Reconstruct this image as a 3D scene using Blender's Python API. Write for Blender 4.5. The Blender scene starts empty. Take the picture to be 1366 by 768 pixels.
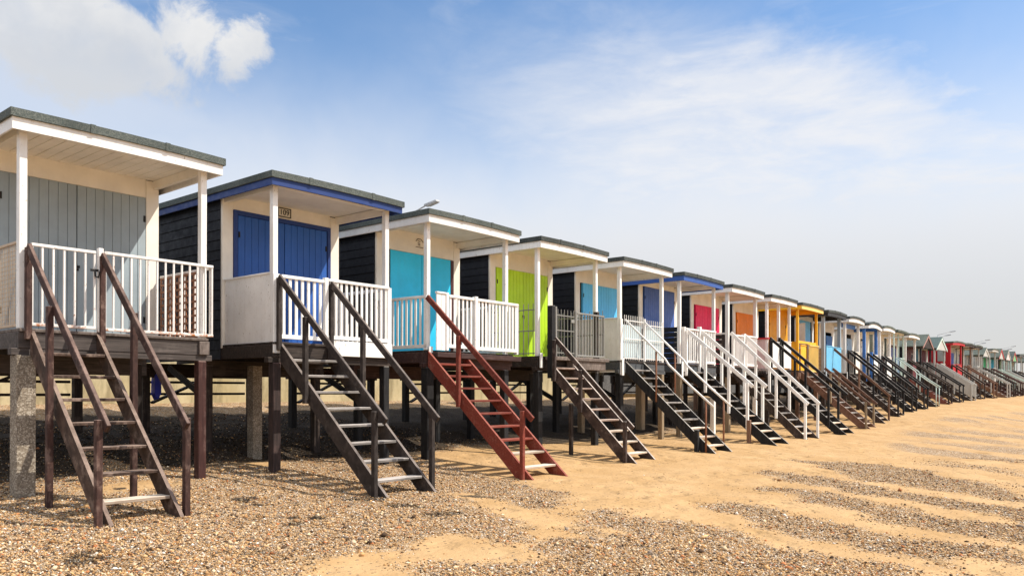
import bpy, math, random
import numpy as np
from mathutils import Vector, Matrix

R = math.radians
random.seed(7)
rng = np.random.default_rng(11)
scene = bpy.context.scene
COL = scene.collection

# ------------------------------------------------------------------ camera
EYE = 1.35
cam = bpy.data.cameras.new('camera')
cam.sensor_width = 36.0
cam.lens = 28.28
cam.shift_y = 0.0995
cam.clip_start = 0.1
cam.clip_end = 6000
camo = bpy.data.objects.new('camera', cam)
camo.location = (0, 0, EYE)
camo.rotation_euler = (R(90), 0, R(40.18 - 90))
COL.objects.link(camo)
scene.camera = camo

# ------------------------------------------------------------------ light, sky, exposure
SUN = Vector((0.56, -0.66, 1.0)).normalized()
sl = bpy.data.lights.new('sun', 'SUN')
sl.energy = 4.4
sl.angle = R(0.5)
sl.color = (1.0, 0.94, 0.84)
so = bpy.data.objects.new('sun', sl)
so.rotation_euler = SUN.to_track_quat('Z', 'Y').to_euler()
so.location = (10, -20, 40)
COL.objects.link(so)
scene.view_settings.view_transform = 'Standard'
scene.view_settings.look = 'None'
scene.view_settings.gamma = 1
scene.view_settings.use_curve_mapping = False
scene.view_settings.exposure = 0.43

SKY_STRENGTH = 0.13
world = bpy.data.worlds.new('World')
scene.world = world
world.use_nodes = True


class NT:
    """small helper for building node trees"""
    def __init__(s, tree):
        s.t = tree
        s.n = tree.nodes
        s.l = tree.links

    def new(s, kind, **kw):
        n = s.n.new(kind)
        for k, v in kw.items():
            setattr(n, k, v)
        return n

    def put(s, sock, val):
        if val is None:
            return
        if hasattr(val, 'is_output') or isinstance(val, bpy.types.NodeSocket):
            s.l.new(val, sock)
        else:
            try:
                sock.default_value = val
            except Exception:
                sock.default_value = tuple(val) + (1,)

    def math(s, op, a, b=None, c=None, clamp=False):
        n = s.new('ShaderNodeMath', operation=op, use_clamp=clamp)
        for i, v in enumerate((a, b, c)):
            s.put(n.inputs[i], v)
        return n.outputs[0]

    def vmath(s, op, a, b=None, out=0):
        n = s.new('ShaderNodeVectorMath', operation=op)
        s.put(n.inputs[0], a)
        if b is not None:
            s.put(n.inputs[1], b)
        return n.outputs[out]

    def noise(s, vec, scale, detail=4, rough=0.55, dist=0.0, color=False):
        n = s.new('ShaderNodeTexNoise')
        s.put(n.inputs['Vector'], vec)
        n.inputs['Scale'].default_value = scale
        n.inputs['Detail'].default_value = detail
        n.inputs['Roughness'].default_value = rough
        n.inputs['Distortion'].default_value = dist
        return n.outputs['Color' if color else 'Fac']

    def remap(s, v, a, b, c=0.0, d=1.0, smooth=True):
        n = s.new('ShaderNodeMapRange', interpolation_type='SMOOTHSTEP' if smooth else 'LINEAR')
        s.put(n.inputs[0], v)
        for i, x in enumerate((a, b, c, d)):
            s.put(n.inputs[i + 1], x)
        return n.outputs[0]

    def mix(s, f, a, b, blend='MIX'):
        n = s.new('ShaderNodeMix', data_type='RGBA', blend_type=blend)
        s.put(n.inputs[0], f)
        for sock, v in ((n.inputs[6], a), (n.inputs[7], b)):
            if isinstance(v, (tuple, list)):
                sock.default_value = tuple(v[:3]) + (1,)
            else:
                s.put(sock, v)
        return n.outputs[2]

    def scale(s, vec, xyz):
        n = s.new('ShaderNodeMapping')
        s.put(n.inputs['Vector'], vec)
        n.inputs['Scale'].default_value = xyz
        return n.outputs[0]


def view_dir(azoff, elev):
    """unit direction at azimuth offset (deg, right positive) from the heading 40.18 deg"""
    a = R(40.18 - azoff)
    e = R(elev)
    return (math.cos(a) * math.cos(e), math.sin(a) * math.cos(e), math.sin(e))


def build_sky():
    t = NT(world.node_tree)
    world.node_tree.nodes.clear()
    out = t.new('ShaderNodeOutputWorld')
    bg = t.new('ShaderNodeBackground')
    bg.inputs['Strength'].default_value = SKY_STRENGTH
    t.l.new(bg.outputs[0], out.inputs[0])
    sky = t.new('ShaderNodeTexSky', sky_type='NISHITA')
    sky.sun_disc = False
    sky.sun_elevation = math.asin(SUN.z)
    sky.sun_rotation = math.atan2(SUN.x, SUN.y)
    sky.air_density = 1.0
    sky.dust_density = 0.25
    sky.ozone_density = 1.6
    d = t.new('ShaderNodeTexCoord').outputs['Generated']
    sep = t.new('ShaderNodeSeparateXYZ')
    t.l.new(d, sep.inputs[0])
    z = sep.outputs[2]

    def dot(v):
        return t.vmath('DOT_PRODUCT', d, v, out='Value')

    n_big = t.noise(d, 3.0, 5, 0.6)
    n_puff = t.noise(d, 13.0, 10, 0.62, 0.3)
    # thin streaky cirrus: noise squeezed along the vertical
    ds = t.scale(d, (2.2, 2.2, 9.0))
    n_cir = t.noise(ds, 2.4, 7, 0.6, 0.8)
    n_rip = t.noise(t.scale(d, (18, 18, 60)), 1.0, 6, 0.6, 0.4)

    # veil that thickens towards the horizon, ragged upper edge
    zz = t.math('ADD', z, t.math('MULTIPLY', t.math('SUBTRACT', n_big, 0.5), 0.16))
    veil = t.remap(zz, 0.42, 0.15)

    def blob(az, el, r0, r1, wob=0.10, src=None):
        v = dot(view_dir(az, el))
        ang = t.math('ARCCOSINE', t.math('MINIMUM', v, 1.0))
        ang = t.math('ADD', ang, t.math('MULTIPLY', t.math('SUBTRACT', src or n_cir, 0.5), wob))
        return t.remap(ang, R(r1), R(r0))

    def union(lst):
        o = lst[0]
        for x in lst[1:]:
            o = t.math('MAXIMUM', o, x)
        return o
    # a broad thin sheet over most of the view, denser in an arch on the right
    def below(az0, el0, az1, el1, soft, wob):
        """soft mask for everything under a tilted great circle through two directions"""
        a, b_ = Vector(view_dir(az0, el0)), Vector(view_dir(az1, el1))
        nrm = a.cross(b_).normalized()
        v = t.math('ADD', dot(tuple(nrm)), t.math('MULTIPLY', t.math('SUBTRACT', t.noise(d, 5.0, 5, .6), .5), wob))
        return t.remap(v, -soft, soft)
    side = dot(view_dir(90, 0))
    rag = t.math('MULTIPLY', t.math('SUBTRACT', t.noise(t.scale(d, (4, 4, 9)), 1.6, 7, .62, .5), .5), .13)
    ang = t.math('ADD', t.math('ARCCOSINE', dot(view_dir(13.5, -8.5))), rag)
    edge = t.remap(ang, R(33.5), R(28.5))
    inner = t.remap(ang, R(12), R(27), .86, 1.0)
    tex = t.remap(n_cir, 0.30, 0.60, 0.76, 1.0)
    rip = t.remap(n_rip, 0.3, 0.7, 0.85, 1.0)
    flat_edge = t.remap(t.math('ADD', z, rag), .46, .32)
    edge = t.math('MAXIMUM', edge, t.math('MULTIPLY', flat_edge, t.remap(side, .32, .14)))
    sweep = t.math('MULTIPLY', t.math('MULTIPLY', edge, inner), t.remap(side, -.26, .20))
    sweep = t.math('MULTIPLY', sweep, t.math('MULTIPLY', tex, rip))
    left = t.math('MULTIPLY', below(-32, 21.0, -4, 14.0, .030, .06), 0.66)
    left = t.math('MULTIPLY', left, t.remap(n_big, .3, .7, .85, 1.0))
    wisps = t.math('MULTIPLY', t.remap(n_cir, 0.48, 0.80), 0.22)
    cov = union([sweep, left, veil, wisps])
    cov = t.math('MULTIPLY', cov, 0.94)
    hazec = t.mix(t.remap(z, .03, .26), (3.85, 3.8, 3.8), (5.1, 5.12, 5.25))
    hs = t.new('ShaderNodeHueSaturation')
    hs.inputs['Saturation'].default_value = 1.12
    hs.inputs['Value'].default_value = 1.02
    t.l.new(sky.outputs[0], hs.inputs['Color'])
    col = t.mix(cov, hs.outputs[0], hazec)
    # unseen bright cloud, added behind the viewer and overhead to light the porches
    fwd = dot(view_dir(0, 0))
    fill_cloud = t.math('MAXIMUM', t.remap(fwd, .62, .30), t.remap(z, .52, .75))
    fill_cloud = t.math('MULTIPLY', fill_cloud, t.remap(n_big, .34, .60, .45, .95))
    col = t.mix(fill_cloud, col, (6.0, 6.4, 7.1))
    # cumulus, upper left
    W = 0.13
    cum = union([blob(-30.2, 21.2, 2.6, 4.4, W, n_puff), blob(-26.0, 20.6, 2.2, 3.9, W, n_puff),
                 blob(-21.6, 22.3, 1.6, 3.0, W, n_puff), blob(-19.6, 22.0, 1.2, 2.5, W, n_puff),
                 blob(-28.2, 24.0, 1.2, 2.8, W, n_puff), blob(-33.0, 22.0, 2.0, 3.6, W, n_puff), blob(-23.8, 19.8, 1.0, 2.6, W, n_puff)])
    n_soft = t.noise(d, 7.0, 4, 0.55)
    cum = t.math('MULTIPLY', cum, t.remap(n_soft, 0.22, 0.5, 0.72, 0.97))
    ccol = t.mix(t.remap(t.math('ADD', z, t.math('ADD', t.math('MULTIPLY', t.math('SUBTRACT', n_soft, .5), .10), t.math('MULTIPLY', t.math('SUBTRACT', n_puff, .5), .16))), 0.31, 0.43), (3.8, 3.95, 4.2), (5.0, 4.98, 4.95))
    col = t.mix(cum, col, ccol)
    t.l.new(col, bg.inputs['Color'])


build_sky()

# ------------------------------------------------------------------ materials
MATS = {}


def base_mat(name, rough=0.5, spec=0.35):
    m = bpy.data.materials.new(name)
    m.use_nodes = True
    t = NT(m.node_tree)
    b = m.node_tree.nodes['Principled BSDF']
    b.inputs['Roughness'].default_value = rough
    if 'Specular IOR Level' in b.inputs:
        b.inputs['Specular IOR Level'].default_value = spec
    return m, t, b


def obj_vec(t):
    tc = t.new('ShaderNodeTexCoord').outputs['Object']
    oi = t.new('ShaderNodeObjectInfo').outputs['Random']
    off = t.new('ShaderNodeCombineXYZ')
    t.l.new(t.math('MULTIPLY', oi, 37.0), off.inputs[0])
    t.l.new(t.math('MULTIPLY', oi, 13.0), off.inputs[2])
    return t.vmath('ADD', tc, off.outputs[0]), oi


def paint(name, color, dirt=0.25, dirtcol=(0.30, 0.25, 0.18), rough=0.45, chip=0.0, chipcol=(0.22, 0.17, 0.13), rust_z=None):
    if name in MATS:
        return MATS[name]
    m, t, b = base_mat(name, rough)
    v, oi = obj_vec(t)
    big = t.noise(v, 1.7, 5, 0.6)
    var = t.remap(big, 0.25, 0.75, 0.86, 1.05)
    c = t.mix(1.0, color, (1, 1, 1))
    hs = t.new('ShaderNodeHueSaturation')
    t.put(hs.inputs['Color'], tuple(color) + (1,))
    t.l.new(t.math('MULTIPLY', var, t.remap(oi, 0, 1, 0.93, 1.05, False)), hs.inputs['Value'])
    c = hs.outputs[0]
    streak = t.noise(t.scale(v, (16, 16, 1.3)), 1.0, 6, 0.62)
    spots = t.noise(v, 11.0, 6, 0.7)
    dm = t.math('MULTIPLY', t.remap(t.math('ADD', t.math('MULTIPLY', streak, .6), t.math('MULTIPLY', spots, .4)), 0.46, 0.72), dirt)
    c = t.mix(dm, c, dirtcol)
    if chip > 0:
        cn = t.noise(t.scale(v, (9, 9, 5)), 3.0, 8, 0.72)
        cm = t.remap(cn, 0.70 - chip, 0.72 - chip)
        c = t.mix(cm, c, chipcol)
    if rust_z:                       # rust creeping up from the foot of the rails
        zc = t.new('ShaderNodeSeparateXYZ')
        t.l.new(t.new('ShaderNodeTexCoord').outputs['Object'], zc.inputs[0])
        q = t.math('ADD', zc.outputs[2], t.math('MULTIPLY', t.math('SUBTRACT', t.noise(v, 16, 5, .7), .5), .35))
        c = t.mix(t.remap(q, rust_z + .10, rust_z + .01), c, t.mix(spots, (0.50, 0.17, 0.035), (0.22, 0.075, 0.025)))
    t.l.new(c, b.inputs['Base Color'])
    t.l.new(t.remap(spots, 0.3, 0.7, rough - .08, rough + .2), b.inputs['Roughness'])
    bp = t.new('ShaderNodeBump')
    bp.inputs['Strength'].default_value = 0.25
    bp.inputs['Distance'].default_value = 0.004
    t.l.new(t.noise(t.scale(v, (50, 50, 6)), 1.0, 4, 0.6), bp.inputs['Height'])
    t.l.new(bp.outputs[0], b.inputs['Normal'])
    MATS[name] = m
    return m


def wood(name, dark, light, axis='z', worn=0.4, worncol=(0.30, 0.25, 0.21), rough=0.7, toppale=.85, topcol=None):
    if name in MATS:
        return MATS[name]
    m, t, b = base_mat(name, rough, 0.25)
    v, oi = obj_vec(t)
    s = {'x': (2.5, 34, 34), 'y': (34, 2.5, 34), 'z': (34, 34, 2.5), 's': (24, 8, 8)}[axis]
    g = t.noise(t.scale(v, s), 1.0, 6, 0.65, 0.3)
    c = t.mix(t.remap(g, 0.3, 0.7), dark, light)
    w = t.noise(v, 5.0, 7, 0.7)
    w2 = t.noise(t.scale(v, tuple(k * .5 for k in s)), 1.0, 6, 0.7)
    wm = t.math('MULTIPLY', t.remap(t.math('ADD', t.math('MULTIPLY', w, .6), t.math('MULTIPLY', w2, .4)), 0.50, 0.64), worn)
    c = t.mix(wm, c, worncol)
    # timber paler on its upward faces, unevenly: the foot-worn treads and all upper edges
    nz = t.new('ShaderNodeSeparateXYZ')
    t.l.new(t.new('ShaderNodeNewGeometry').outputs['True Normal'], nz.inputs[0])
    top_mask = t.math('MULTIPLY', t.remap(nz.outputs[2], .45, .7), t.remap(w, .30, .60, .25, .9))
    c = t.mix(t.math('MULTIPLY', top_mask, toppale), c, topcol or tuple(min(1, k * 1.5) for k in worncol))
    hs = t.new('ShaderNodeHueSaturation')
    t.l.new(c, hs.inputs['Color'])
    t.l.new(t.remap(oi, 0, 1, 0.8, 1.25, False), hs.inputs['Value'])
    t.l.new(hs.outputs[0], b.inputs['Base Color'])
    bp = t.new('ShaderNodeBump')
    bp.inputs['Strength'].default_value = 0.5
    bp.inputs['Distance'].default_value = 0.006
    t.l.new(g, bp.inputs['Height'])
    t.l.new(bp.outputs[0], b.inputs['Normal'])
    MATS[name] = m
    return m


def speckle(name, c0, c1, c2, scale, rough=0.85, bump=0.01):
    if name in MATS:
        return MATS[name]
    m, t, b = base_mat(name, rough, 0.2)
    v, oi = obj_vec(t)
    vo = t.new('ShaderNodeTexVoronoi')
    vo.inputs['Scale'].default_value = scale
    t.l.new(v, vo.inputs['Vector'])
    sep = t.new('ShaderNodeSeparateColor')
    t.l.new(vo.outputs['Color'], sep.inputs[0])
    c = t.mix(sep.outputs[0], c0, c1)
    c = t.mix(t.remap(sep.outputs[1], 0.72, 0.8), c, c2)
    c = t.mix(t.math('MULTIPLY', t.remap(t.noise(v, 1.6, 5, .6), .4, .7), .45), c, tuple(x * .55 for x in c0))
    t.l.new(c, b.inputs['Base Color'])
    bp = t.new('ShaderNodeBump')
    bp.inputs['Strength'].default_value = 0.6
    bp.inputs['Distance'].default_value = bump
    t.l.new(sep.outputs[2], bp.inputs['Height'])
    t.l.new(bp.outputs[0], b.inputs['Normal'])
    MATS[name] = m
    return m


WHITE = paint('white_paint', (0.86, 0.84, 0.80), 0.24, (0.50, 0.43, 0.33), .48, chip=.075, chipcol=(0.42, 0.36, 0.29))
CREAM = paint('cream_paint', (0.87, 0.82, 0.72), 0.10, (0.60, 0.50, 0.36), .5)
RUSTY = paint('rusty_white_metal', (0.82, 0.79, 0.75), 0.3, (0.40, 0.17, 0.06), .45, chip=0.07, chipcol=(0.25, 0.09, 0.03), rust_z=1.86)
GREYMETAL = paint('grey_white_metal', (0.58, 0.57, 0.53), 0.45, (0.28, 0.22, 0.16), .42)
DULLMETAL = paint('dull_grey_metal', (0.24, 0.235, 0.215), 0.45, (0.20, 0.15, 0.11), .45)
RUST = paint('rusty_brown_metal', (0.22, 0.085, 0.04), 0.5, (0.30, 0.22, 0.16), .7)
NAVY = paint('navy_black_cladding', (0.012, 0.014, 0.021), 0.08, (0.05, 0.052, 0.06), .62)
BLACKW = wood('black_stained_wood', (0.008, 0.008, 0.009), (0.022, 0.021, 0.021), 'z', .22, (0.09, 0.08, 0.07), topcol=(0.42, 0.38, 0.33))
DARKW = wood('dark_brown_wood', (0.018, 0.013, 0.011), (0.05, 0.035, 0.028), 'z', .35, (0.17, 0.125, 0.10), topcol=(0.44, 0.37, 0.31))
UNDER = wood('under_floor_wood', (0.016, 0.012, 0.010), (0.045, 0.032, 0.025), 'x', .25, (0.11, 0.085, 0.07))
REDBROWN = wood('maroon_painted_wood', (0.034, 0.013, 0.011), (0.066, 0.026, 0.021), 'z', .35, (0.20, 0.13, 0.11))
MAROONW = wood('dark_maroon_beam', (0.028, 0.014, 0.012), (0.055, 0.028, 0.024), 'x', .3, (0.13, 0.09, 0.08))
WEATHER = wood('weathered_grey_wood', (0.085, 0.066, 0.055), (0.17, 0.135, 0.115), 's', .5, (0.27, 0.22, 0.19))
REDSTAIN = wood('red_oxide_stair_paint', (0.135, 0.026, 0.016), (0.21, 0.043, 0.027), 'x', .25, (0.34, 0.20, 0.15), toppale=.4, topcol=(0.34, 0.12, 0.08))
BROWNW = wood('warm_brown_wood', (0.11, 0.058, 0.036), (0.21, 0.115, 0.07), 'z', .35, (0.30, 0.20, 0.15))
BARETREAD = wood('bare_worn_tread', (0.30, 0.22, 0.16), (0.48, 0.38, 0.29), 'x', .4, (0.55, 0.47, 0.38))
GREYTREAD = wood('grey_worn_tread', (0.11, 0.10, 0.09), (0.24, 0.215, 0.195), 'x', .5, (0.35, 0.31, 0.28))
TIMBERPOST = wood('pale_timber_post', (0.20, 0.145, 0.09), (0.33, 0.25, 0.16), 'z', .4, (0.16, 0.12, 0.08))
FELT = speckle('green_mineral_felt', (0.050, 0.064, 0.060), (0.105, 0.124, 0.114), (0.20, 0.21, 0.19), 200, .9, .004)
FELTD = speckle('dark_roof_felt', (0.030, 0.036, 0.036), (0.070, 0.080, 0.076), (0.14, 0.15, 0.14), 140, .9, .004)
FELTG = speckle('green_slate_felt', (0.062, 0.078, 0.066), (0.125, 0.145, 0.122), (0.20, 0.21, 0.18), 120, .9, .004)
AGGREG = speckle('exposed_aggregate_concrete', (0.17, 0.135, 0.10), (0.34, 0.28, 0.21), (0.46, 0.40, 0.32), 75, .9, .012)


def door_mat(name, c):
    return paint(name, c, 0.24, tuple(x * .7 + .06 for x in c), .42, chip=.035, chipcol=tuple(x * .5 + .08 for x in c))


# ------------------------------------------------------------------ mesh helpers
def _chamfer_topology():
    def vi(c, a):
        return c * 3 + a
    S = [(sx, sy, sz) for sx in (-1, 1) for sy in (-1, 1) for sz in (-1, 1)]
    idx = {s: i for i, s in enumerate(S)}
    F = []
    for a in range(3):
        for s in (-1, 1):
            o = [k for k in range(3) if k != a]
            ring = []
            for p, q in ((-1, -1), (1, -1), (1, 1), (-1, 1)):
                c = [0, 0, 0]
                c[a] = s
                c[o[0]] = p
                c[o[1]] = q
                ring.append(vi(idx[tuple(c)], a))
            F.append(ring)
    for a in range(3):                      # edges parallel to axis a
        o = [k for k in range(3) if k != a]
        for p in (-1, 1):
            for q in (-1, 1):
                c0 = [0, 0, 0]
                c0[o[0]] = p
                c0[o[1]] = q
                c0[a] = -1
                c1 = list(c0)
                c1[a] = 1
                i0, i1 = idx[tuple(c0)], idx[tuple(c1)]
                F.append([vi(i0, o[0]), vi(i1, o[0]), vi(i1, o[1]), vi(i0, o[1])])
    for i in range(8):
        F.append([vi(i, 0), vi(i, 1), vi(i, 2)])
    V = []
    for s in S:
        for a in range(3):
            V.append([s[k] * (1.0 if k == a else 0.7) for k in range(3)])
    V = np.array(V)
    out = []
    for f in F:
        p = V[f]
        n = np.cross(p[1] - p[0], p[2] - p[0])
        out.append(f if n.dot(p.mean(0)) > 0 else f[::-1])
    return S, out


CH_S, CH_F = _chamfer_topology()
BOX_F = [(0, 1, 3, 2), (4, 6, 7, 5), (0, 4, 5, 1), (2, 3, 7, 6), (0, 2, 6, 4), (1, 5, 7, 3)]


class MB:
    def __init__(s, bev=0.004):
        s.v = []
        s.f = []
        s.bev = bev
        s.sm = []

    def _obox(s, c, ax, h, bev=None):
        b = s.bev if bev is None else bev
        c = np.array(c, float)
        A = np.array(ax, float)
        h = np.array(h, float)
        b = min(b, h.min() * .45)
        o = len(s.v)
        if b <= 0:
            for sx in (-1, 1):
                for sy in (-1, 1):
                    for sz in (-1, 1):
                        s.v.append(c + A[0] * sx * h[0] + A[1] * sy * h[1] + A[2] * sz * h[2])
            s.f += [tuple(o + i for i in f) for f in BOX_F]
            return
        for sg in CH_S:
            for a in range(3):
                q = [sg[k] * (h[k] if k == a else h[k] - b) for k in range(3)]
                s.v.append(c + A[0] * q[0] + A[1] * q[1] + A[2] * q[2])
        s.f += [tuple(o + i for i in f) for f in CH_F]

    def box(s, x0, x1, y0, y1, z0, z1, bev=None):
        s._obox(((x0 + x1) / 2, (y0 + y1) / 2, (z0 + z1) / 2), np.eye(3), (abs(x1 - x0) / 2, abs(y1 - y0) / 2, abs(z1 - z0) / 2), bev)
        return s

    def beam(s, p, q, w, h, up=(0, 0, 1), bev=None):
        p = np.array(p, float)
        q = np.array(q, float)
        d = q - p
        L = np.linalg.norm(d)
        d /= L
        x = np.cross(d, np.array(up, float))
        x /= np.linalg.norm(x)
        z = np.cross(x, d)
        s._obox((p + q) / 2, (x, d, z), (w / 2, L / 2, h / 2), bev)
        return s

    def tube(s, pts, r, n=8):
        pts = [np.array(p, float) for p in pts]
        o = len(s.v)
        for i, p in enumerate(pts):
            d = pts[min(i + 1, len(pts) - 1)] - pts[max(i - 1, 0)]
            d /= np.linalg.norm(d)
            a = np.cross(d, (0.0, 0.0, 1.0)) if abs(d[2]) < .95 else np.cross(d, (1.0, 0.0, 0.0))
            a /= np.linalg.norm(a)
            b = np.cross(d, a)
            rr = r[i] if isinstance(r, (list, tuple)) else r
            for k in range(n):
                t = 2 * math.pi * k / n
                s.v.append(p + a * rr * math.cos(t) + b * rr * math.sin(t))
        for i in range(len(pts) - 1):
            for k in range(n):
                k2 = (k + 1) % n
                s.f.append((o + i * n + k, o + i * n + k2, o + (i + 1) * n + k2, o + (i + 1) * n + k))
        s.f.append(tuple(o + k for k in range(n)))
        s.f.append(tuple(o + (len(pts) - 1) * n + k for k in reversed(range(n))))
        return s

    def extrude(s, poly, a, b, axis):
        """polygon of 2-D points pushed from a to b along axis ('x': poly is (y,z); 'y': poly is (x,z))"""
        o = len(s.v)
        n = len(poly)
        for t in (a, b):
            for (u, w) in poly:
                s.v.append(np.array((t, u, w) if axis == 'x' else (u, t, w), float))
        s.f.append(tuple(o + i for i in range(n)))
        s.f.append(tuple(o + n + i for i in reversed(range(n))))
        for i in range(n):
            j = (i + 1) % n
            s.f.append((o + j, o + i, o + n + i, o + n + j))
        return s

    def build(s, name, mat, parent=None, smooth=False):
        me = bpy.data.meshes.new(name)
        g = parent['_g'] if parent is not None and '_g' in parent else 0.0
        me.from_pydata([(p[0], p[1], p[2] - g) for p in s.v], [], s.f)
        me.materials.append(mat)
        bm_fix(me)
        if smooth:
            for p in me.polygons:
                p.use_smooth = True
        o = bpy.data.objects.new(name, me)
        COL.objects.link(o)
        if parent is not None:
            o.parent = parent
            if '_g' in parent:
                o['_g'] = g
        return o


def bm_fix(me):
    import bmesh
    bm = bmesh.new()
    bm.from_mesh(me)
    bmesh.ops.recalc_face_normals(bm, faces=bm.faces)
    bm.to_mesh(me)
    bm.free()


def thing(name, label, cat, loc=(0, 0, 0), rz=0, group=None, g=0.0):
    o = bpy.data.objects.new(name, None)
    o.location = (loc[0], loc[1], g)
    o.rotation_euler = (0, 0, rz)
    o.empty_display_size = .2
    COL.objects.link(o)
    o['label'] = label
    o['category'] = cat
    if group:
        o['group'] = group
    o['_g'] = g
    return o


def tag(o, label, cat, group=None, kind=None):
    if label:
        o['label'] = label
    if cat:
        o['category'] = cat
    if group:
        o['group'] = group
    if kind:
        o['kind'] = kind
    return o


# ------------------------------------------------------------------ the beach
def sstep(a, b, x):
    t = np.clip((x - a) / (b - a), 0, 1)
    return t * t * (3 - 2 * t)


def baseline(x):
    """seaward line of the porch posts: the row bends gently inland, then runs straight"""
    x = np.asarray(x, float)
    b = .0008 * np.clip(x, 0, 47) ** 2
    return 10 + b - .36 * sstep(52, 60, x)


PX = np.array([-40, 0, 6, 9, 24, 28, 32, 36, 43, 48, 56, 75, 200.])
PZ = np.array([.03, .03, .01, -.03, -.03, 0, .13, .33, .45, .60, .74, .95, .95])
NN = np.array([-400, -60, -20, 0, 5, 7.8, 10.1, 11.3, 13, 17.2, 40, 400.])
NZ = np.array([-9.5, -3.2, -1.6, -.27, -.10, 0.0, .15, .25, .50, 1.07, 1.07, 1.07])


def fbm(x, y, seed, f0=1.0, oct=4):
    r = np.random.default_rng(seed)
    o = np.zeros(np.broadcast(x, y).shape)
    a = 1.0
    for k in range(oct):
        for j in range(3):
            th = r.uniform(0, 6.28)
            ph = r.uniform(0, 6.28)
            o = o + a / 3 * np.sin(f0 * (x * np.cos(th) + y * np.sin(th)) + ph + 1.3 * np.sin(f0 * .7 * (y * np.cos(th) - x * np.sin(th)) + ph * 2))
        f0 *= 2.03
        a *= .55
    return o


def _trodden():
    """footprints and scuffs pressed into the beach, on a grid over its near part"""
    gx, gy, st = np.arange(0, 34, .045), np.arange(-2, 12, .045), .045
    H = np.zeros((len(gy), len(gx)))
    r = np.random.default_rng(77)

    def press(x, y, a, L, Wd, dep):
        i0, i1 = int((y - .45 + 2) / st), int((y + .45 + 2) / st)
        j0, j1 = int((x - .45) / st), int((x + .45) / st)
        if i0 < 0 or j0 < 0 or i1 >= len(gy) or j1 >= len(gx):
            return
        X, Y = np.meshgrid(gx[j0:j1] - x, gy[i0:i1] - y)
        u = X * math.cos(a) + Y * math.sin(a)
        v = -X * math.sin(a) + Y * math.cos(a)
        q = (u / L) ** 2 + (v / Wd) ** 2
        H[i0:i1, j0:j1] += dep * (-np.exp(-q * 1.2) + .55 * np.exp(-(np.sqrt(q) - 1.55) ** 2 * 6))
    for k in range(26):                       # walks along and across the sand
        x, y = r.uniform(3, 24), r.uniform(1, 8)
        a = r.choice([r.normal(0, .35), r.normal(1.6, .3), r.normal(-.6, .3)])
        for n in range(int(r.uniform(8, 26))):
            a += r.normal(0, .08)
            x += .62 * math.cos(a)
            y += .62 * math.sin(a)
            sd = .11 * (1 if n % 2 else -1)
            press(x - sd * math.sin(a), y + sd * math.cos(a), a + r.normal(0, .12), .145, .065, r.uniform(.014, .032))
    for k in range(420):
        press(r.uniform(1, 30), r.uniform(0, 10), r.uniform(0, 3.1), r.uniform(.08, .24), r.uniform(.06, .15), r.uniform(.006, .022) * r.choice([1, 1, -.8]))
    return H


TRODDEN = _trodden()


def trodden(x, y):
    i = np.clip((y + 2) / .045, 0, TRODDEN.shape[0] - 1.001)
    j = np.clip(x / .045, 0, TRODDEN.shape[1] - 1.001)
    i0, j0 = i.astype(int), j.astype(int)
    fi, fj = i - i0, j - j0
    T = TRODDEN
    return (T[i0, j0] * (1 - fi) * (1 - fj) + T[i0 + 1, j0] * fi * (1 - fj) + T[i0, j0 + 1] * (1 - fi) * fj + T[i0 + 1, j0 + 1] * fi * fj) * ((x > 0) & (x < 33.9) & (y > -2) & (y < 11.9))


def ground_z(x, y):
    x = np.asarray(x, float)
    y = np.asarray(y, float)
    n = y - (baseline(x) - 10)
    z = np.interp(n, NN, NZ) + np.interp(x, PX, PZ) * sstep(1.0, 7.6, n) * (1 - .8 * sstep(12, 16, n))
    near = np.exp(-((x - 8) ** 2 + (y - 6) ** 2) / 1800.0)
    z = z + .030 * fbm(x, y, 3, 1.1, 4) * near * (1 - sstep(15, 16, n))
    bk = sstep(10.4, 11.8, n) * (1 - sstep(16.2, 17.2, n)) * (np.abs(x - 10) < 60)
    z = z + bk * .05 * fbm(x, y, 61, 2.6, 4)
    return z + trodden(x, y)


def poly_sd(px, py, poly):
    P = np.array(poly, float)
    d = np.full(px.shape, 1e9)
    inside = np.zeros(px.shape, bool)
    for i in range(len(P)):
        a = P[i]
        b = P[(i + 1) % len(P)]
        e = b - a
        t = np.clip(((px - a[0]) * e[0] + (py - a[1]) * e[1]) / (e @ e), 0, 1)
        d = np.minimum(d, np.hypot(px - a[0] - t * e[0], py - a[1] - t * e[1]))
        c = ((a[1] > py) != (b[1] > py)) & (px < (b[0] - a[0]) * (py - a[1]) / (b[1] - a[1] + 1e-12) + a[0])
        inside ^= c
    return np.where(inside, d, -d)


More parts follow.
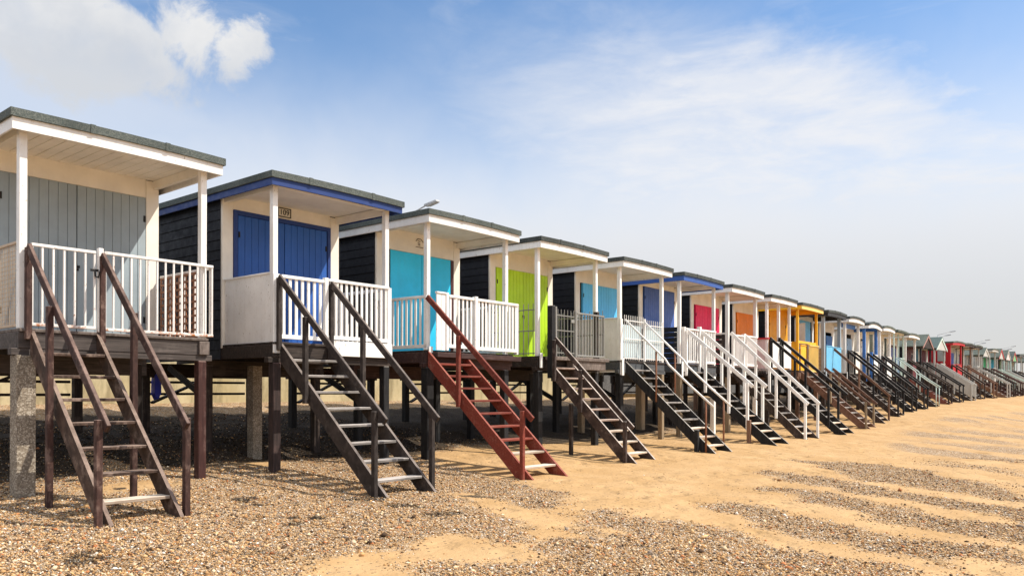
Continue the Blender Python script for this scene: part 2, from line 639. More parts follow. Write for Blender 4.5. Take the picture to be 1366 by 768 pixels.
SHINGLE = [
    [(-30, 12), (10.0, 12), (9.3, 7.75), (8.68, 6.63), (8.52, 6.18), (7.7, 5.84), (7.62, 6.12), (7.74, 6.76), (7.86, 7.4), (7.55, 7.48), (7.3, 7.2), (7.13, 6.75), (6.86, 6.1), (6.75, 5.65), (6.55, 5.32), (5.84, 4.88), (5.73, 5.21), (5.77, 5.46), (5.69, 5.63), (5.41, 5.74), (4.86, 5.36), (4.52, 5.56), (4.17, 5.73), (3.66, 5.31), (3.05, 4.52), (1, 2), (-30, -20)],
    [(7.61, 5.64), (8.11, 5.15), (8.12, 4.81), (8.07, 4.43), (8.06, 3.97), (7.96, 3.41), (7.7, 2.63), (7.63, 2.2), (7.47, 1.78), (7.07, 1.33), (5.06, 0.96), (2.65, 3.44), (4.41, 4.69), (4.74, 4.68), (4.89, 4.47), (5.23, 4.36), (5.66, 4.41), (6.27, 4.81), (6.54, 4.81), (6.87, 4.72), (7.01, 4.49), (7.12, 4.33), (7.23, 4.77), (7.38, 5.1)] ,
    [(16.64, 6.29), (16.86, 4.86), (16.53, 3.95), (15.26, 2.77), (13.99, 1.89), (13.54, 1.47), (12.78, 1.38), (13.38, 1.81), (13.72, 2.95), (13.95, 4.09), (14.84, 4.82)] ,
    [(13.71, 5.88), (14.08, 5.4), (13.45, 3.88), (12.8, 2.75), (12.55, 1.7), (12.43, 1.35), (11.11, 1.2), (11.47, 1.55), (12.11, 2.89), (12.17, 3.51), (12.5, 4.27), (13.18, 5.25)] ,
    [(11.64, 4.88), (12.05, 4.69), (11.7, 3.68), (11.23, 2.95), (10.83, 2.33), (10.82, 1.46), (10.76, 1.17), (9.56, 1.03), (9.72, 1.32), (10.08, 2.65), (10.28, 3.23), (10.96, 4.05)] ,
    [(9.54, 4.76), (9.74, 4.48), (9.57, 3.53), (9.29, 2.68), (9.17, 1.97), (9.19, 1.24), (9.17, 0.99), (8.28, 0.9), (8.47, 1.15), (8.58, 1.65), (8.21, 2.16), (8.38, 2.86), (8.64, 3.57), (9.14, 4.5)] ,
    [(7.91, 1.7), (7.98, 1.08), (7.9, 0.86), (7.23, 0.78), (7.3, 1.24)] ,
]
FAR_SHINGLE = [(22.91, 6.31), (27.67, 7.07), (32.77, 7.82), (49.63, 6.51), (52.17, 5.24), (14.39, 1.56), (14.93, 2.02), (16.44, 3.16), (17.72, 4.23), (20.84, 5.48)]


def shingle_mask(x, y):
    n = y - (baseline(x) - 10)
    wx = x + .10 * fbm(x, y, 21, 2.3, 3)
    wy = y + .10 * fbm(x, y, 22, 2.3, 3)
    sd = np.full(x.shape, -9.0)
    for p in SHINGLE:
        sd = np.maximum(sd, poly_sd(wx, wy, p))
    m = sstep(-.46, .38, sd + .01 + .18 * fbm(x, y, 23, 4.5, 3))
    # further along the beach: a wide spread of shingle with streaks of sand running down to the sea
    q = wx - .55 * wy
    st = np.sin(q * 2 * math.pi / 2.9 + 1.0 + 1.2 * fbm(x, y, 5, .25, 2)) * .5 + .5 + .25 * fbm(x, y, 6, .6, 3)
    far = (.52 + .45 * sstep(.25, .85, fbm(x, y, 24, .9, 3) * .5 + .5)) * sstep(-1.0, 1.0, poly_sd(wx, wy, FAR_SHINGLE)) * (1 - .85 * sstep(.60, .95, st))
    far = np.maximum(far, sstep(.3, .6, st) * (1 - sstep(.6, 1.5, n)))
    m = np.maximum(m, far)
    bank = sstep(10.2, 11.4, n + .35 * fbm(x, y, 9, 1.0, 3)) * (1 - .35 * sstep(18, 30, x))
    m = np.maximum(m, bank)
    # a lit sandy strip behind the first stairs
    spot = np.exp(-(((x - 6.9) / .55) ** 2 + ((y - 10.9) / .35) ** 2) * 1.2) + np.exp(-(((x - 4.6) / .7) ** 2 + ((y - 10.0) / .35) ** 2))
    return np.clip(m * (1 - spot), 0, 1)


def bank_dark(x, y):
    """shade under the huts painted onto the bank, plus dried seaweed patches in the shingle"""
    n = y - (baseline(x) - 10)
    d = sstep(10.5, 11.5, n + .5 * fbm(x, y, 31, 1.1, 3)) * (1 - sstep(15.3, 16, n)) * (1 - .5 * sstep(16, 26, x))  # shade of the huts, put into the colour of the bank
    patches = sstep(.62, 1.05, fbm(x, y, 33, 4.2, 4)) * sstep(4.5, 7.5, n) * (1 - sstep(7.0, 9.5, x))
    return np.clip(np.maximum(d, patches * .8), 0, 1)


def ground_material():
    m, t, b = base_mat('sand_and_shingle', 0.9, 0.15)
    tc = t.new('ShaderNodeTexCoord').outputs['Object']
    at = t.new('ShaderNodeAttribute', attribute_name='shingle').outputs['Fac']
    dk = t.new('ShaderNodeAttribute', attribute_name='weed_shade').outputs['Fac']
    n1 = t.noise(tc, 5.0, 6, 0.65)
    n2 = t.noise(tc, 38.0, 4, 0.6)
    edge = t.math('ADD', at, t.math('ADD', t.math('MULTIPLY', t.math('SUBTRACT', n1, .5), 1.0), t.math('MULTIPLY', t.math('SUBTRACT', n2, .5), .9)))
    mask = t.remap(edge, .34, .80)
    vo = t.new('ShaderNodeTexVoronoi')
    vo.inputs['Scale'].default_value = 52
    t.l.new(tc, vo.inputs['Vector'])
    sep = t.new('ShaderNodeSeparateColor')
    t.l.new(vo.outputs['Color'], sep.inputs[0])
    cr = t.new('ShaderNodeValToRGB')
    el = cr.color_ramp.elements
    stops = [(0, (0.08, 0.05, 0.03)), (.14, (0.24, 0.135, 0.062)), (.34, (0.44, 0.26, 0.12)), (.55, (0.52, 0.33, 0.165)),
             (.72, (0.31, 0.24, 0.175)), (.86, (0.56, 0.42, 0.27)), (1.0, (0.72, 0.63, 0.52))]
    el[0].position, el[0].color = stops[0][0], stops[0][1] + (1,)
    el[1].position, el[1].color = stops[-1][0], stops[-1][1] + (1,)
    for p, c in stops[1:-1]:
        e = el.new(p)
        e.color = c + (1,)
    t.l.new(sep.outputs[0], cr.inputs[0])
    peb = cr.outputs[0]
    sandn = t.noise(tc, 1.1, 6, .6)
    sand = t.mix(t.remap(sandn, .3, .7), (0.42, 0.255, 0.112), (0.50, 0.32, 0.158))
    sand = t.mix(t.math('MULTIPLY', t.remap(t.noise(tc, 70, 3, .6), .45, .7), .22), sand, (0.30, 0.18, 0.08))
    # loose stones sprinkled over the sand
    v2 = t.new('ShaderNodeTexVoronoi')
    v2.inputs['Scale'].default_value = 21
    t.l.new(tc, v2.inputs['Vector'])
    s2 = t.new('ShaderNodeSeparateColor')
    t.l.new(v2.outputs['Color'], s2.inputs[0])
    dens = t.math('MULTIPLY', t.remap(t.noise(tc, .8, 4, .6), .36, .62, 0.05, 0.42), 1.0)
    loose = t.math('MULTIPLY', t.math('LESS_THAN', s2.outputs[1], dens), t.remap(v2.outputs['Distance'], .30, .22))
    sand = t.mix(t.math('MULTIPLY', loose, .85), sand, t.mix(s2.outputs[2], (0.10, 0.065, 0.04), (0.33, 0.22, 0.14)))
    c = t.mix(mask, sand, peb)
    weed_shadem = t.math('MULTIPLY', t.remap(t.math('ADD', dk, t.math('MULTIPLY', t.math('SUBTRACT', n2, .5), .8)), .30, .62), .93)
    c = t.mix(weed_shadem, c, t.mix(sep.outputs[2], (0.013, 0.011, 0.009), (0.06, 0.047, 0.037)))  # painted bank shade and seaweed patches darken the ground colour
    t.l.new(c, b.inputs['Base Color'])
    # heights: stones stand out of the sand; the sand itself is dimpled
    hp = t.math('MULTIPLY', t.math('SUBTRACT', 0.6, vo.outputs['Distance']), .022)
    hs = t.math('ADD', t.math('MULTIPLY', t.noise(tc, 9, 4, .6), .022), t.math('MULTIPLY', loose, .012))
    # trodden hollows in the sand
    v3 = t.new('ShaderNodeTexVoronoi', feature='SMOOTH_F1')
    v3.inputs['Scale'].default_value = 2.6
    t.l.new(t.vmath('ADD', tc, t.vmath('MULTIPLY', t.noise(tc, 3, 3, .6, color=True), (.3, .3, 0))), v3.inputs['Vector'])
    hs = t.math('ADD', hs, t.math('MULTIPLY', t.remap(v3.outputs['Distance'], .05, .42), t.remap(t.noise(tc, .5, 3, .5), .35, .6, .012, .045)))
    hsum = t.math('ADD', t.math('MULTIPLY', hp, mask), hs)
    bp = t.new('ShaderNodeBump')
    bp.inputs['Strength'].default_value = 1.0
    bp.inputs['Distance'].default_value = 1.0
    t.l.new(hsum, bp.inputs['Height'])
    t.l.new(bp.outputs[0], b.inputs['Normal'])
    return m


def build_ground():
    xs = np.concatenate([[-1500, -600, -200, -80], np.arange(-40, -2, 2.0), np.arange(-2, 2, .14), np.arange(2, 20, .06), np.arange(20, 32, .14), np.arange(32, 60, .4), np.arange(60, 130, 1.5), [150, 200, 300, 500, 900, 1800]])
    ys = np.concatenate([[-1500, -600, -200, -80], np.arange(-40, -4, 2.0), np.arange(-4, 1, .14), np.arange(1, 9.6, .06), np.arange(9.6, 13, .12), np.arange(13, 17.0, .3), [17.2, 18, 19.5]])
    # beyond the row the sheet runs on flat under the promenade
    ys = np.concatenate([ys, [20, 30, 60, 200, 600, 1500]])
    X, Y = np.meshgrid(xs, ys)
    Z = ground_z(X, Y)
    nx, ny = len(xs), len(ys)
    V = np.stack([X, Y, Z], -1).reshape(-1, 3)
    i = np.arange(nx * ny).reshape(ny, nx)
    F = np.stack([i[:-1, :-1], i[:-1, 1:], i[1:, 1:], i[1:, :-1]], -1).reshape(-1, 4)
    me = bpy.data.meshes.new('beach')
    me.vertices.add(len(V))
    me.vertices.foreach_set('co', V.ravel())
    me.loops.add(F.size)
    me.loops.foreach_set('vertex_index', F.ravel())
    me.polygons.add(len(F))
    me.polygons.foreach_set('loop_start', np.arange(0, F.size, 4))
    me.polygons.foreach_set('use_smooth', np.ones(len(F), bool))
    me.update(calc_edges=True)
    for nm, fn in (('shingle', shingle_mask), ('weed_shade', bank_dark)):
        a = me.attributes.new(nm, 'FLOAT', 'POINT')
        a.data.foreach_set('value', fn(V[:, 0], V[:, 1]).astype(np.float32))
    me.materials.append(ground_material())
    o = bpy.data.objects.new('beach', me)
    COL.objects.link(o)
    o['kind'] = 'structure'


build_ground()


def build_pebbles():
    """loose shingle lying on the nearest part of the beach"""
    th = R(40.18)
    N = 640000
    d = 5.0 + 13.0 * rng.random(N) ** 1.35
    k = rng.uniform(-.68, .68, N)
    r = d * k
    x = math.cos(th) * d + math.sin(th) * r
    y = math.sin(th) * d - math.cos(th) * r
    m = shingle_mask(x, y)
    n1 = .5 + .5 * fbm(x, y, 41, 7.0, 3)
    keep = rng.random(N) < np.clip((m - .12 + .3 * (n1 - .5)) * 1.25, 0.028, 1) ** 1.6 * .60
    n = y - (baseline(x) - 10)
    keep &= n < 15.3
    x, y = x[keep], y[keep]
    z = ground_z(x, y)
    N = len(x)
    oct_v = np.array([(1, 0, 0), (0, 1, 0), (-1, 0, 0), (0, -1, 0), (0, 0, 1), (0, 0, -1)], float)
    oct_f = np.array([(0, 1, 4), (1, 2, 4), (2, 3, 4), (3, 0, 4), (1, 0, 5), (2, 1, 5), (3, 2, 5), (0, 3, 5)])
    s = np.clip(.0068 * np.exp(rng.normal(0, .42, N)), .0035, .022)
    s[rng.random(N) < .03] *= rng.uniform(1.5, 2.3)
    sc = np.stack([s * rng.uniform(.8, 1.5, N), s * rng.uniform(.7, 1.1, N), s * rng.uniform(.45, .8, N)], -1)
    v = oct_v[None] * sc[:, None] * (1 + .22 * rng.standard_normal((N, 6, 1)))
    a = rng.uniform(0, 6.28, N)
    ca, sa = np.cos(a)[:, None], np.sin(a)[:, None]
    tl = rng.normal(0, .3, (N, 1))
    vx = v[..., 0] * ca - v[..., 1] * sa
    vy = v[..., 0] * sa + v[..., 1] * ca
    vz = v[..., 2] + tl * v[..., 0]
    V = np.stack([vx + x[:, None], vy + y[:, None], vz + (z + sc[:, 2] * .45)[:, None]], -1).reshape(-1, 3)
    F = (oct_f[None] + 6 * np.arange(N)[:, None, None]).reshape(-1, 3)
    pal = np.array([(0.10, 0.062, 0.038), (0.34, 0.18, 0.075), (0.56, 0.325, 0.14), (0.64, 0.41, 0.20), (0.52, 0.39, 0.26), (0.68, 0.51, 0.32), (0.25, 0.19, 0.145), (0.82, 0.74, 0.63), (0.50, 0.19, 0.075)])
    w = np.array([.17, .17, .16, .15, .09, .11, .11, .045, .045])
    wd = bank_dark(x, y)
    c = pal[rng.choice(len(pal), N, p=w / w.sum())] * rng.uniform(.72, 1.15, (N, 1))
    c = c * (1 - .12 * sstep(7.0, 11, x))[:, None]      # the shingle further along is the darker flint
    c = c * (1 - .86 * (wd * (rng.random(N) < .85)))[:, None]  # stones take the same painted bank shade and seaweed tone
    me = bpy.data.meshes.new('shingle')
    me.vertices.add(len(V))
    me.vertices.foreach_set('co', V.ravel())
    me.loops.add(F.size)
    me.loops.foreach_set('vertex_index', F.ravel())
    me.polygons.add(len(F))
    me.polygons.foreach_set('loop_start', np.arange(0, F.size, 3))
    me.polygons.foreach_set('use_smooth', np.ones(len(F), bool))
    me.update(calc_edges=True)
    ca_ = me.color_attributes.new('stone', 'FLOAT_COLOR', 'POINT')
    cc = np.ones((N, 6, 4), np.float32)
    cc[..., :3] = c[:, None]
    ca_.data.foreach_set('color', cc.ravel())
    mt, t, b = base_mat('loose_stones', .85, .12)
    t.l.new(t.new('ShaderNodeAttribute', attribute_name='stone').outputs['Color'], b.inputs['Base Color'])
    me.materials.append(mt)
    o = bpy.data.objects.new('shingle', me)
    COL.objects.link(o)
    tag(o, 'loose brown, grey and white shingle pebbles spread over the sand', 'shingle', kind='stuff')
    print('pebbles', N)


build_pebbles()


# ------------------------------------------------------------------ sea wall, promenade
def build_wall():
    m, t, b = base_mat('sea_wall_concrete', .85, .2)
    tc = t.new('ShaderNodeTexCoord').outputs['Object']
    n = t.noise(tc, .9, 6, .65)
    s = t.noise(t.scale(tc, (2.2, 2.2, .5)), 1.0, 6, .7)
    c = t.mix(t.remap(n, .3, .7), (0.46, 0.37, 0.20), (0.60, 0.51, 0.32))
    c = t.mix(t.math('MULTIPLY', t.remap(s, .44, .66), .75), c, (0.24, 0.19, 0.105))
    t.l.new(c, b.inputs['Base Color'])
    bp = t.new('ShaderNodeBump')
    bp.inputs['Strength'].default_value = .5
    bp.inputs['Distance'].default_value = .01
    t.l.new(t.noise(tc, 14, 6, .6), bp.inputs['Height'])
    t.l.new(bp.outputs[0], b.inputs['Normal'])
    mb = MB(.012)
    x = -34.0
    while x < 150:
        y = float(baseline(x + 2) + 7.2)
        mb.box(x, x + 3.985, y, y + .38, .45, 2.05)
        mb.box(x, x + 3.985, y - .05, y + .43, 2.052, 2.17)
        x += 4
    o = mb.build('sea_wall', m)
    tag(o, 'yellowish concrete sea wall running behind the stilts of the huts', 'wall')
    p = MB(0)
    p.box(-400, 900, 17.7, 60, 1.2, 2.06)
    mp = speckle('promenade_asphalt', (0.10, 0.10, 0.10), (0.16, 0.155, 0.15), (0.22, 0.21, 0.2), 60)
    po = p.build('promenade', mp)
    po['kind'] = 'structure'


build_wall()


# ------------------------------------------------------------------ beach huts
DECK = .69 + EYE
RAILZ = DECK + .98
POST_TOP = 2.87 + EYE
ROOF = 3.10 + EYE
PORCH = 1.30
BACK = 4.1


def rail_section(mb, p0, p1, z0, z1, style, pitch=.105):
    """balustrade infill between two points of the deck edge"""
    p0 = np.array(p0, float)
    p1 = np.array(p1, float)
    L = np.linalg.norm(p1 - p0)
    d = (p1 - p0) / L
    P = lambda s, z: (p0[0] + d[0] * s, p0[1] + d[1] * s, z)
    if style in ('baluster', 'slim'):
        w = .046 if style == 'baluster' else .03
        mb.beam(P(0, z1 - .022), P(L, z1 - .022), .07, .045)
        mb.beam(P(0, z0 + .05), P(L, z0 + .05), .045, .06)
        n = max(2, int(round(L / pitch)))
        for i in range(n):
            s = (i + .5) * L / n
            mb.beam(P(s, z0 + .078), P(s, z1 - .043), w, .022, up=(-d[1], d[0], 0), bev=.003)
    elif style == 'metal':
        mb.beam(P(0, z1 - .02), P(L, z1 - .02), .04, .035)
        mb.beam(P(0, z0 + .02), P(L, z0 + .02), .04, .035)
        n = max(2, int(round(L / pitch)))
        for i in range(n + 1):
            s = min(max(i * L / n, .012), L - .012)
            mb.beam(P(s, z0 + .036), P(s, z1 - .036), .022, .022, up=(-d[1], d[0], 0), bev=.002)
    elif style == 'spike':
        for z in (z0 + .06, z0 + .52, z1 - .13):
            mb.beam(P(0, z), P(L, z), .022, .02, bev=.002)
        n = max(2, int(round(L / pitch)))
        for i in range(n + 1):
            s = min(max(i * L / n, .012), L - .012)
            mb.tube([P(s, z0 + .02), P(s, z1 - .01), P(s, z1)], [.009, .009, .003], 6)
    elif style == 'panel':
        mb.beam(P(0, (z0 + z1) / 2), P(L, (z0 + z1) / 2), .02, z1 - z0 - .05, bev=.002)
        mb.beam(P(0, z1 - .012), P(L, z1 - .012), .06, .026)
    elif style == 'boards':
        n = max(2, int(round(L / .12)))
        for i in range(n):
            s = (i + .5) * L / n
            mb.beam(P(s, z0), P(s, z1 - .03), L / n - .006, .02, up=(-d[1], d[0], 0), bev=.003)
        mb.beam(P(0, z1 - .013), P(L, z1 - .013), .06, .03)
    elif style == 'clad':
        n = int(round((z1 - z0) / .14))
        h = (z1 - z0) / n
        for i in range(n):
            mb.beam(P(0, z0 + (i + .5) * h), P(L, z0 + (i + .5) * h), .024, h - .008, bev=.004)
    elif style == 'mesh':
        for z in (z0 + .015, z1 - .015):
            mb.beam(P(0, z), P(L, z), .03, .03, bev=.002)
        for s in (.015, L - .015):
            mb.beam(P(s, z0), P(s, z1), .03, .03, up=(-d[1], d[0], 0), bev=.002)
        n = int(L / .05)
        for i in range(1, n):
            mb.tube([P(i * L / n, z0), P(i * L / n, z1)], .0035, 4)
        n = int((z1 - z0) / .05)
        for i in range(1, n):
            z = z0 + i * (z1 - z0) / n
            mb.tube([P(0, z), P(L, z)], .0035, 4)
    elif style == 'lattice':
        n = int(L / .095)
        for i in range(n + 1):
            mb.beam(P(i * L / n, z0), P(i * L / n, z1), .026, .012, up=(-d[1], d[0], 0), bev=0)
        n = int((z1 - z0) / .095)
        for i in range(n + 1):
            z = z0 + i * (z1 - z0) / n
            mb.beam(P(0, z), P(L, z), .034, .026, bev=0)


def staircase(t, x0, x1, yf, zf, mat, steps, tread_mat=None, rails=(), rail_mat=None, rail_style='timber', worn_last=1,
              post_ts=(.12, .86), post_mat=None, hr=.92, bev=.004, rail_t=(0.0, 1.0), foot_posts=False, worn_mat=None):
    yt, zt = -.035, DECK - .02
    m = (zt - zf) / (yt - yf)
    hv = .27
    mb = MB(bev)
    for xa in (x0, x1 - .042):
        poly = [(yt, zt), (yt, zt - hv), (yf + hv / m, zf - .03), (yf - .03, zf - .03)]
        mb.extrude(poly, xa, xa + .042, 'x')
    st = mb.build('staircase', mat, t)
    for k in range(1, steps + 1):
        z = zf + (zt - zf) * (k - .15) / (steps + .85)
        y = yf + (z - zf) / m
        tb = MB(bev)
        tb.box(x0 + .044, x1 - .044, y + .01, y + .215, z - .034, z)
        mt = (worn_mat or BARETREAD) if k <= worn_last else (tread_mat or mat)
        tb.build('tread', mt, st)
    rm = rail_mat or mat
    for side in rails:
        x = x0 - .022 if side == 'L' else x1 + .022
        L = lambda u: (x, yt + (yf - yt) * u, zt + (zf - zt) * u + hr)
        S = lambda u: zt + (zf - zt) * u
        if rail_style == 'tube':
            hb = MB(0)
            pts = [L(rail_t[0]), L(.3), L(.46), L(.50), L(.75), L(rail_t[1])]
            pts[3] = (pts[3][0], pts[3][1], pts[3][2] - .05)
            pts[4] = (pts[4][0], pts[4][1], pts[4][2] - .04)
            hb.tube(pts, .024, 10)
            hb.build('handrail', rm, st, True)
            for u in post_ts:
                pb = MB(0)
                p = L(u)
                pb.tube([(x, p[1], S(u) - .2), (x, p[1], p[2] - .03)], .022, 8)
                pb.build('handrail_post', post_mat or rm, st, True)
        else:
            hb = MB(bev + .002)
            w, h = (.045, .095) if rail_style == 'timber' else (.042, .095)
            hb.beam(L(rail_t[0]), L(rail_t[1]), w, h)
            if rail_style == 'double':
                a, b_ = L(rail_t[0]), L(rail_t[1])
                hb.beam((a[0], a[1], a[2] - .42), (b_[0], b_[1], b_[2] - .42), .035, .075)
            hb.build('handrail', rm, st)
            for u in post_ts:
                pb = MB(bev)
                p = L(u)
                gb = S(u) - .25
                if foot_posts or u > .8:
                    gb = zf - .08
                xo = x - .045 if side == 'L' else x + .045
                if u < .02:
                    xo, gb = x, zt - .1
                pb.box(xo - .031, xo + .031, p[1] - .033, p[1] + .033, gb, p[2] - .01)
                pb.build('handrail_post', post_mat or rm, st)
    return st


def boarded_doors(t, x0, x1, z0, z1, y, mat, leaves=2, style='boards', bev=.004, trim=None, hinge=True):
    w = (x1 - x0) / leaves
    for k in range(leaves):
        a, b = x0 + k * w + .004, x0 + (k + 1) * w - .004
        mb = MB(bev)
        if style == 'boards':
            mb.box(a + .002, b - .002, y - .012, y + .03, z0 + .002, z1 - .002, 0)
            n = max(3, int(round((b - a) / .115)))
            for i in range(n):
                u0 = a + (b - a) * i / n
                mb.box(u0 + .002, u0 + (b - a) / n - .002, y - .028, y - .010, z0, z1, .004)
        else:
            mb.box(a, b, y - .028, y + .03, z0, z1)
        d = mb.build('door', mat, t)
        if hinge:
            for zz in (z0 + .3, z1 - .3):
                h = MB(.001)
                e = a + .004 if k == 0 else b - .034
                h.box(e, e + .03, y - .036, y - .0285, zz - .045, zz + .045)
                h.build('hinge', BLACKW, d)
    if leaves == 2 and hinge:
        h = MB(.002)
        xm = (x0 + x1) / 2
        h.box(xm - .03, xm + .035, y - .040, y - .0285, z0 + .93, z0 + .965)
        h.box(xm - .015, xm + .015, y - .055, y - .0405, z0 + .89, z0 + .93)
        h.build('padlock', BLACKW, d)


def cladding(mb, y0, y1, z0, z1, x, sgn, step=.15):
    """shiplap boards on a side wall; sgn -1 faces left"""
    n = int(round((z1 - z0) / step))
    h = (z1 - z0) / n
    for i in range(n):
        za = z0 + i * h
        poly = [(x, za), (x + sgn * .022, za + .003), (x + sgn * .019, za + .012), (x + sgn * .010, za + h - .003), (x, za + h - .003)]
        mb.extrude(poly, y0, y1, 'y')


def arch(W, ex, rise, n=10):
    xs = np.linspace(-ex, W + ex, n + 1)
    return [(x, rise * (1 - ((x - W / 2) / (W / 2 + ex)) ** 2)) for x in xs]


def flat_roof(t, W, fascia, sidefascia, felt, rise=.016, ex=.17, front=-.15, top=ROOF, bev=.004, ceil=CREAM, boards=False, drop=.13):
    A = arch(W, ex, rise)
    mb = MB(bev)
    lip = .092
    up = [(x, top - rise + z) for x, z in A]
    dn = [(x, top - rise + z - .05) for x, z in A]
    mb.extrude(up + dn[::-1], front - .02, BACK + .12, 'y')
    # folded-down edges of the felt
    mb.extrude(up + [(x, z - lip) for x, z in up[::-1]], front - .045, front - .018, 'y')
    for xa, xb in ((-ex - .028, -ex + .002), (W + ex - .002, W + ex + .028)):
        mb.box(xa, xb, front - .045, BACK + .14, top - rise - lip, top - rise + .002)
    rl = random.Random(int(W * 1000) + int(t.location.x * 10))
    for q in (.30, .72):                                     # laps where two lengths of felt meet
        xl = W * (q + rl.uniform(-.1, .1))
        zl = top - rise + rise * (1 - ((xl - W / 2) / (W / 2 + ex)) ** 2)
        mb.box(xl - .03, xl + .03, front - .052, front - .044, zl - lip - .008, zl + .006, .002)
        mb.box(xl - .03, xl + .03, front - .050, BACK + .1, zl - .004, zl + .007, .002)
    rf = mb.build('roof', felt, t)
    if fascia is not None:
        fb = MB(bev)
        z1 = [(x, top - rise + z - lip) for x, z in A]
        z0 = [(x, top - rise + z * .6 - lip - drop) for x, z in A]
        fb.extrude(z1 + z0[::-1], front - .012, front + .018, 'y')
        fb.build('fascia', fascia, rf)
        for xa, xb in ((-ex + .003, -ex + .027), (W + ex - .027, W + ex - .003)):
            sb = MB(bev)
            sb.box(xa, xb, front + .02, BACK + .1, top - rise - lip - drop, top - rise - lip + .03)
            sb.build('fascia', sidefascia or fascia, rf)
    cb = MB(.003)
    zc = top - rise - .065
    if boards:
        n = 17
        a, b = -ex + .03, W + ex - .03
        for i in range(n):
            u = a + (b - a) * i / n
            cb.box(u + .004, u + (b - a) / n - .004, front + .02, PORCH + .02, zc - .02, zc, .009)
    else:
        cb.box(-ex + .03, W + ex - .03, front + .02, PORCH + .02, zc - .015, zc)
    # beams that carry the roof over the posts
    cb.box(-.045, W + .045, .012, .098, zc - .09, zc - .021)
    for xc in (0, W):
        cb.box(xc - .03, xc + .03, .10, PORCH, zc - .14, zc - .022)
    cb.build('porch_ceiling', ceil, t)
    return rf


def gable_roof(t, W, felt, barge, front=-.12, ex=.12, eave=None, rise=.72, bev=.004, gablemat=None, ceil=None):
    eave = eave or POST_TOP - .35
    mb = MB(bev)
    xl, xr, xm = -ex, W + ex, W / 2
    k = .05
    mb.extrude([(xl, eave), (xm, eave + rise), (xr, eave), (xr, eave - k), (xm, eave + rise - k), (xl, eave - k)], front, BACK + .1, 'y')
    rf = mb.build('roof', felt, t)
    fb = MB(bev)
    e, r = eave - k - .003, eave + rise - k - .003
    fb.extrude([(xl, e), (xm, r), (xr, e), (xr, e - .12), (xm, r - .14), (xl, e - .12)], front + .002, front + .03, 'y')
    fb.build('bargeboard', barge, rf)
    gb = MB(bev)
    gb.extrude([(0, e - .05), (xm, r - .08), (W, e - .05)], front + .04, front + .065, 'y')
    gb.build('gable_panel', gablemat or barge, t)
    return eave


def stilts(t, W, gx, mats, front_mats=None, size=.13, g0=None, mids=True):
    """two rows of three stilts and the bracing between them"""
    c, s = math.cos(t.rotation_euler.z), math.sin(t.rotation_euler.z)
    for j, y in enumerate((.06, 1.9, 3.95)):
        for k, x in enumerate((.02, W - .02)):
            wx, wy = t.location.x + c * x - s * y, t.location.y + s * x + c * y
            g = float(ground_z(wx, wy))
            mt = mats
            sz = size
            if j == 0 and front_mats:
                mt, sz = front_mats[k]
            mb = MB(.008)
            mb.box(x - sz / 2, x + sz / 2, y - sz / 2, y + sz / 2, g - .25, DECK - .30)
            mb.build('stilt', mt, t)


def deck(t, W, mat, over=.0, beam_mat=None, bev=.004, front=-.03):
    mb = MB(bev)
    n = 12
    a, b = front, PORCH
    for i in range(n):
        u = a + (b - a) * i / n
        mb.box(-.05, W + .05 + over, u + .003, u + (b - a) / n - .003, DECK - .035, DECK)
    mb.box(-.04, W + .04, PORCH + .004, BACK, DECK - .035, DECK - .002, 0)
    dk = mb.build('deck', mat, t)
    bb = MB(bev)
    bb.box(-.05, W + .05 + over, .0, .05, DECK - .22, DECK - .038)
    for x in (-.05, W + .003):
        bb.box(x, x + .047, .054, BACK, DECK - .22, DECK - .038)
    for y in (.06, 1.9, 3.95):
        bb.box(-.12, W + .12, y - .05, y + .05, DECK - (.298 if y < 1 else .47), DECK - .222)
    for x in (W * .33, W * .66):
        bb.box(x - .025, x + .025, .054, BACK, DECK - .218, DECK - .04, 0)
    bb.build('floor_beam', beam_mat or UNDER, t)
    return dk


def bracing(t, W, mat, zg):
    x = .11
    mb = MB(.004)
    mb.beam((x, 2.0, zg + 1.0), (x, 3.3, DECK - .3), .04, .11)
    mb.build('brace', mat, t)
    mb = MB(.004)
    mb.beam((.1, 3.87, zg + .95), (W * .62, 3.87, DECK - .40), .04, .10, up=(0, 1, 0))
    mb.build('brace', mat, t)
    for z in (DECK - .55, DECK - .76):
        mb = MB(.004)
        mb.box(.09, W - .09, 4.03, 4.06, z - .022, z + .022)
        mb.build('brace', mat, t)


GROUP = 'beach huts in a row along the beach'


def hut_root(i, x, label, W):
    y = float(baseline(x))
    slope = (float(baseline(x + 1)) - float(baseline(x - 1))) / 2
    rz = math.atan(slope)
    g = float(ground_z(x, y - .0))
    t = thing('beach_hut', label, 'beach hut', (x, y), rz, GROUP, g)
    rr = random.Random(i * 17 + 3)
    t.rotation_euler = (0, rr.uniform(-.004, .004), rz)        # old timber: no hut stands quite level
    return t


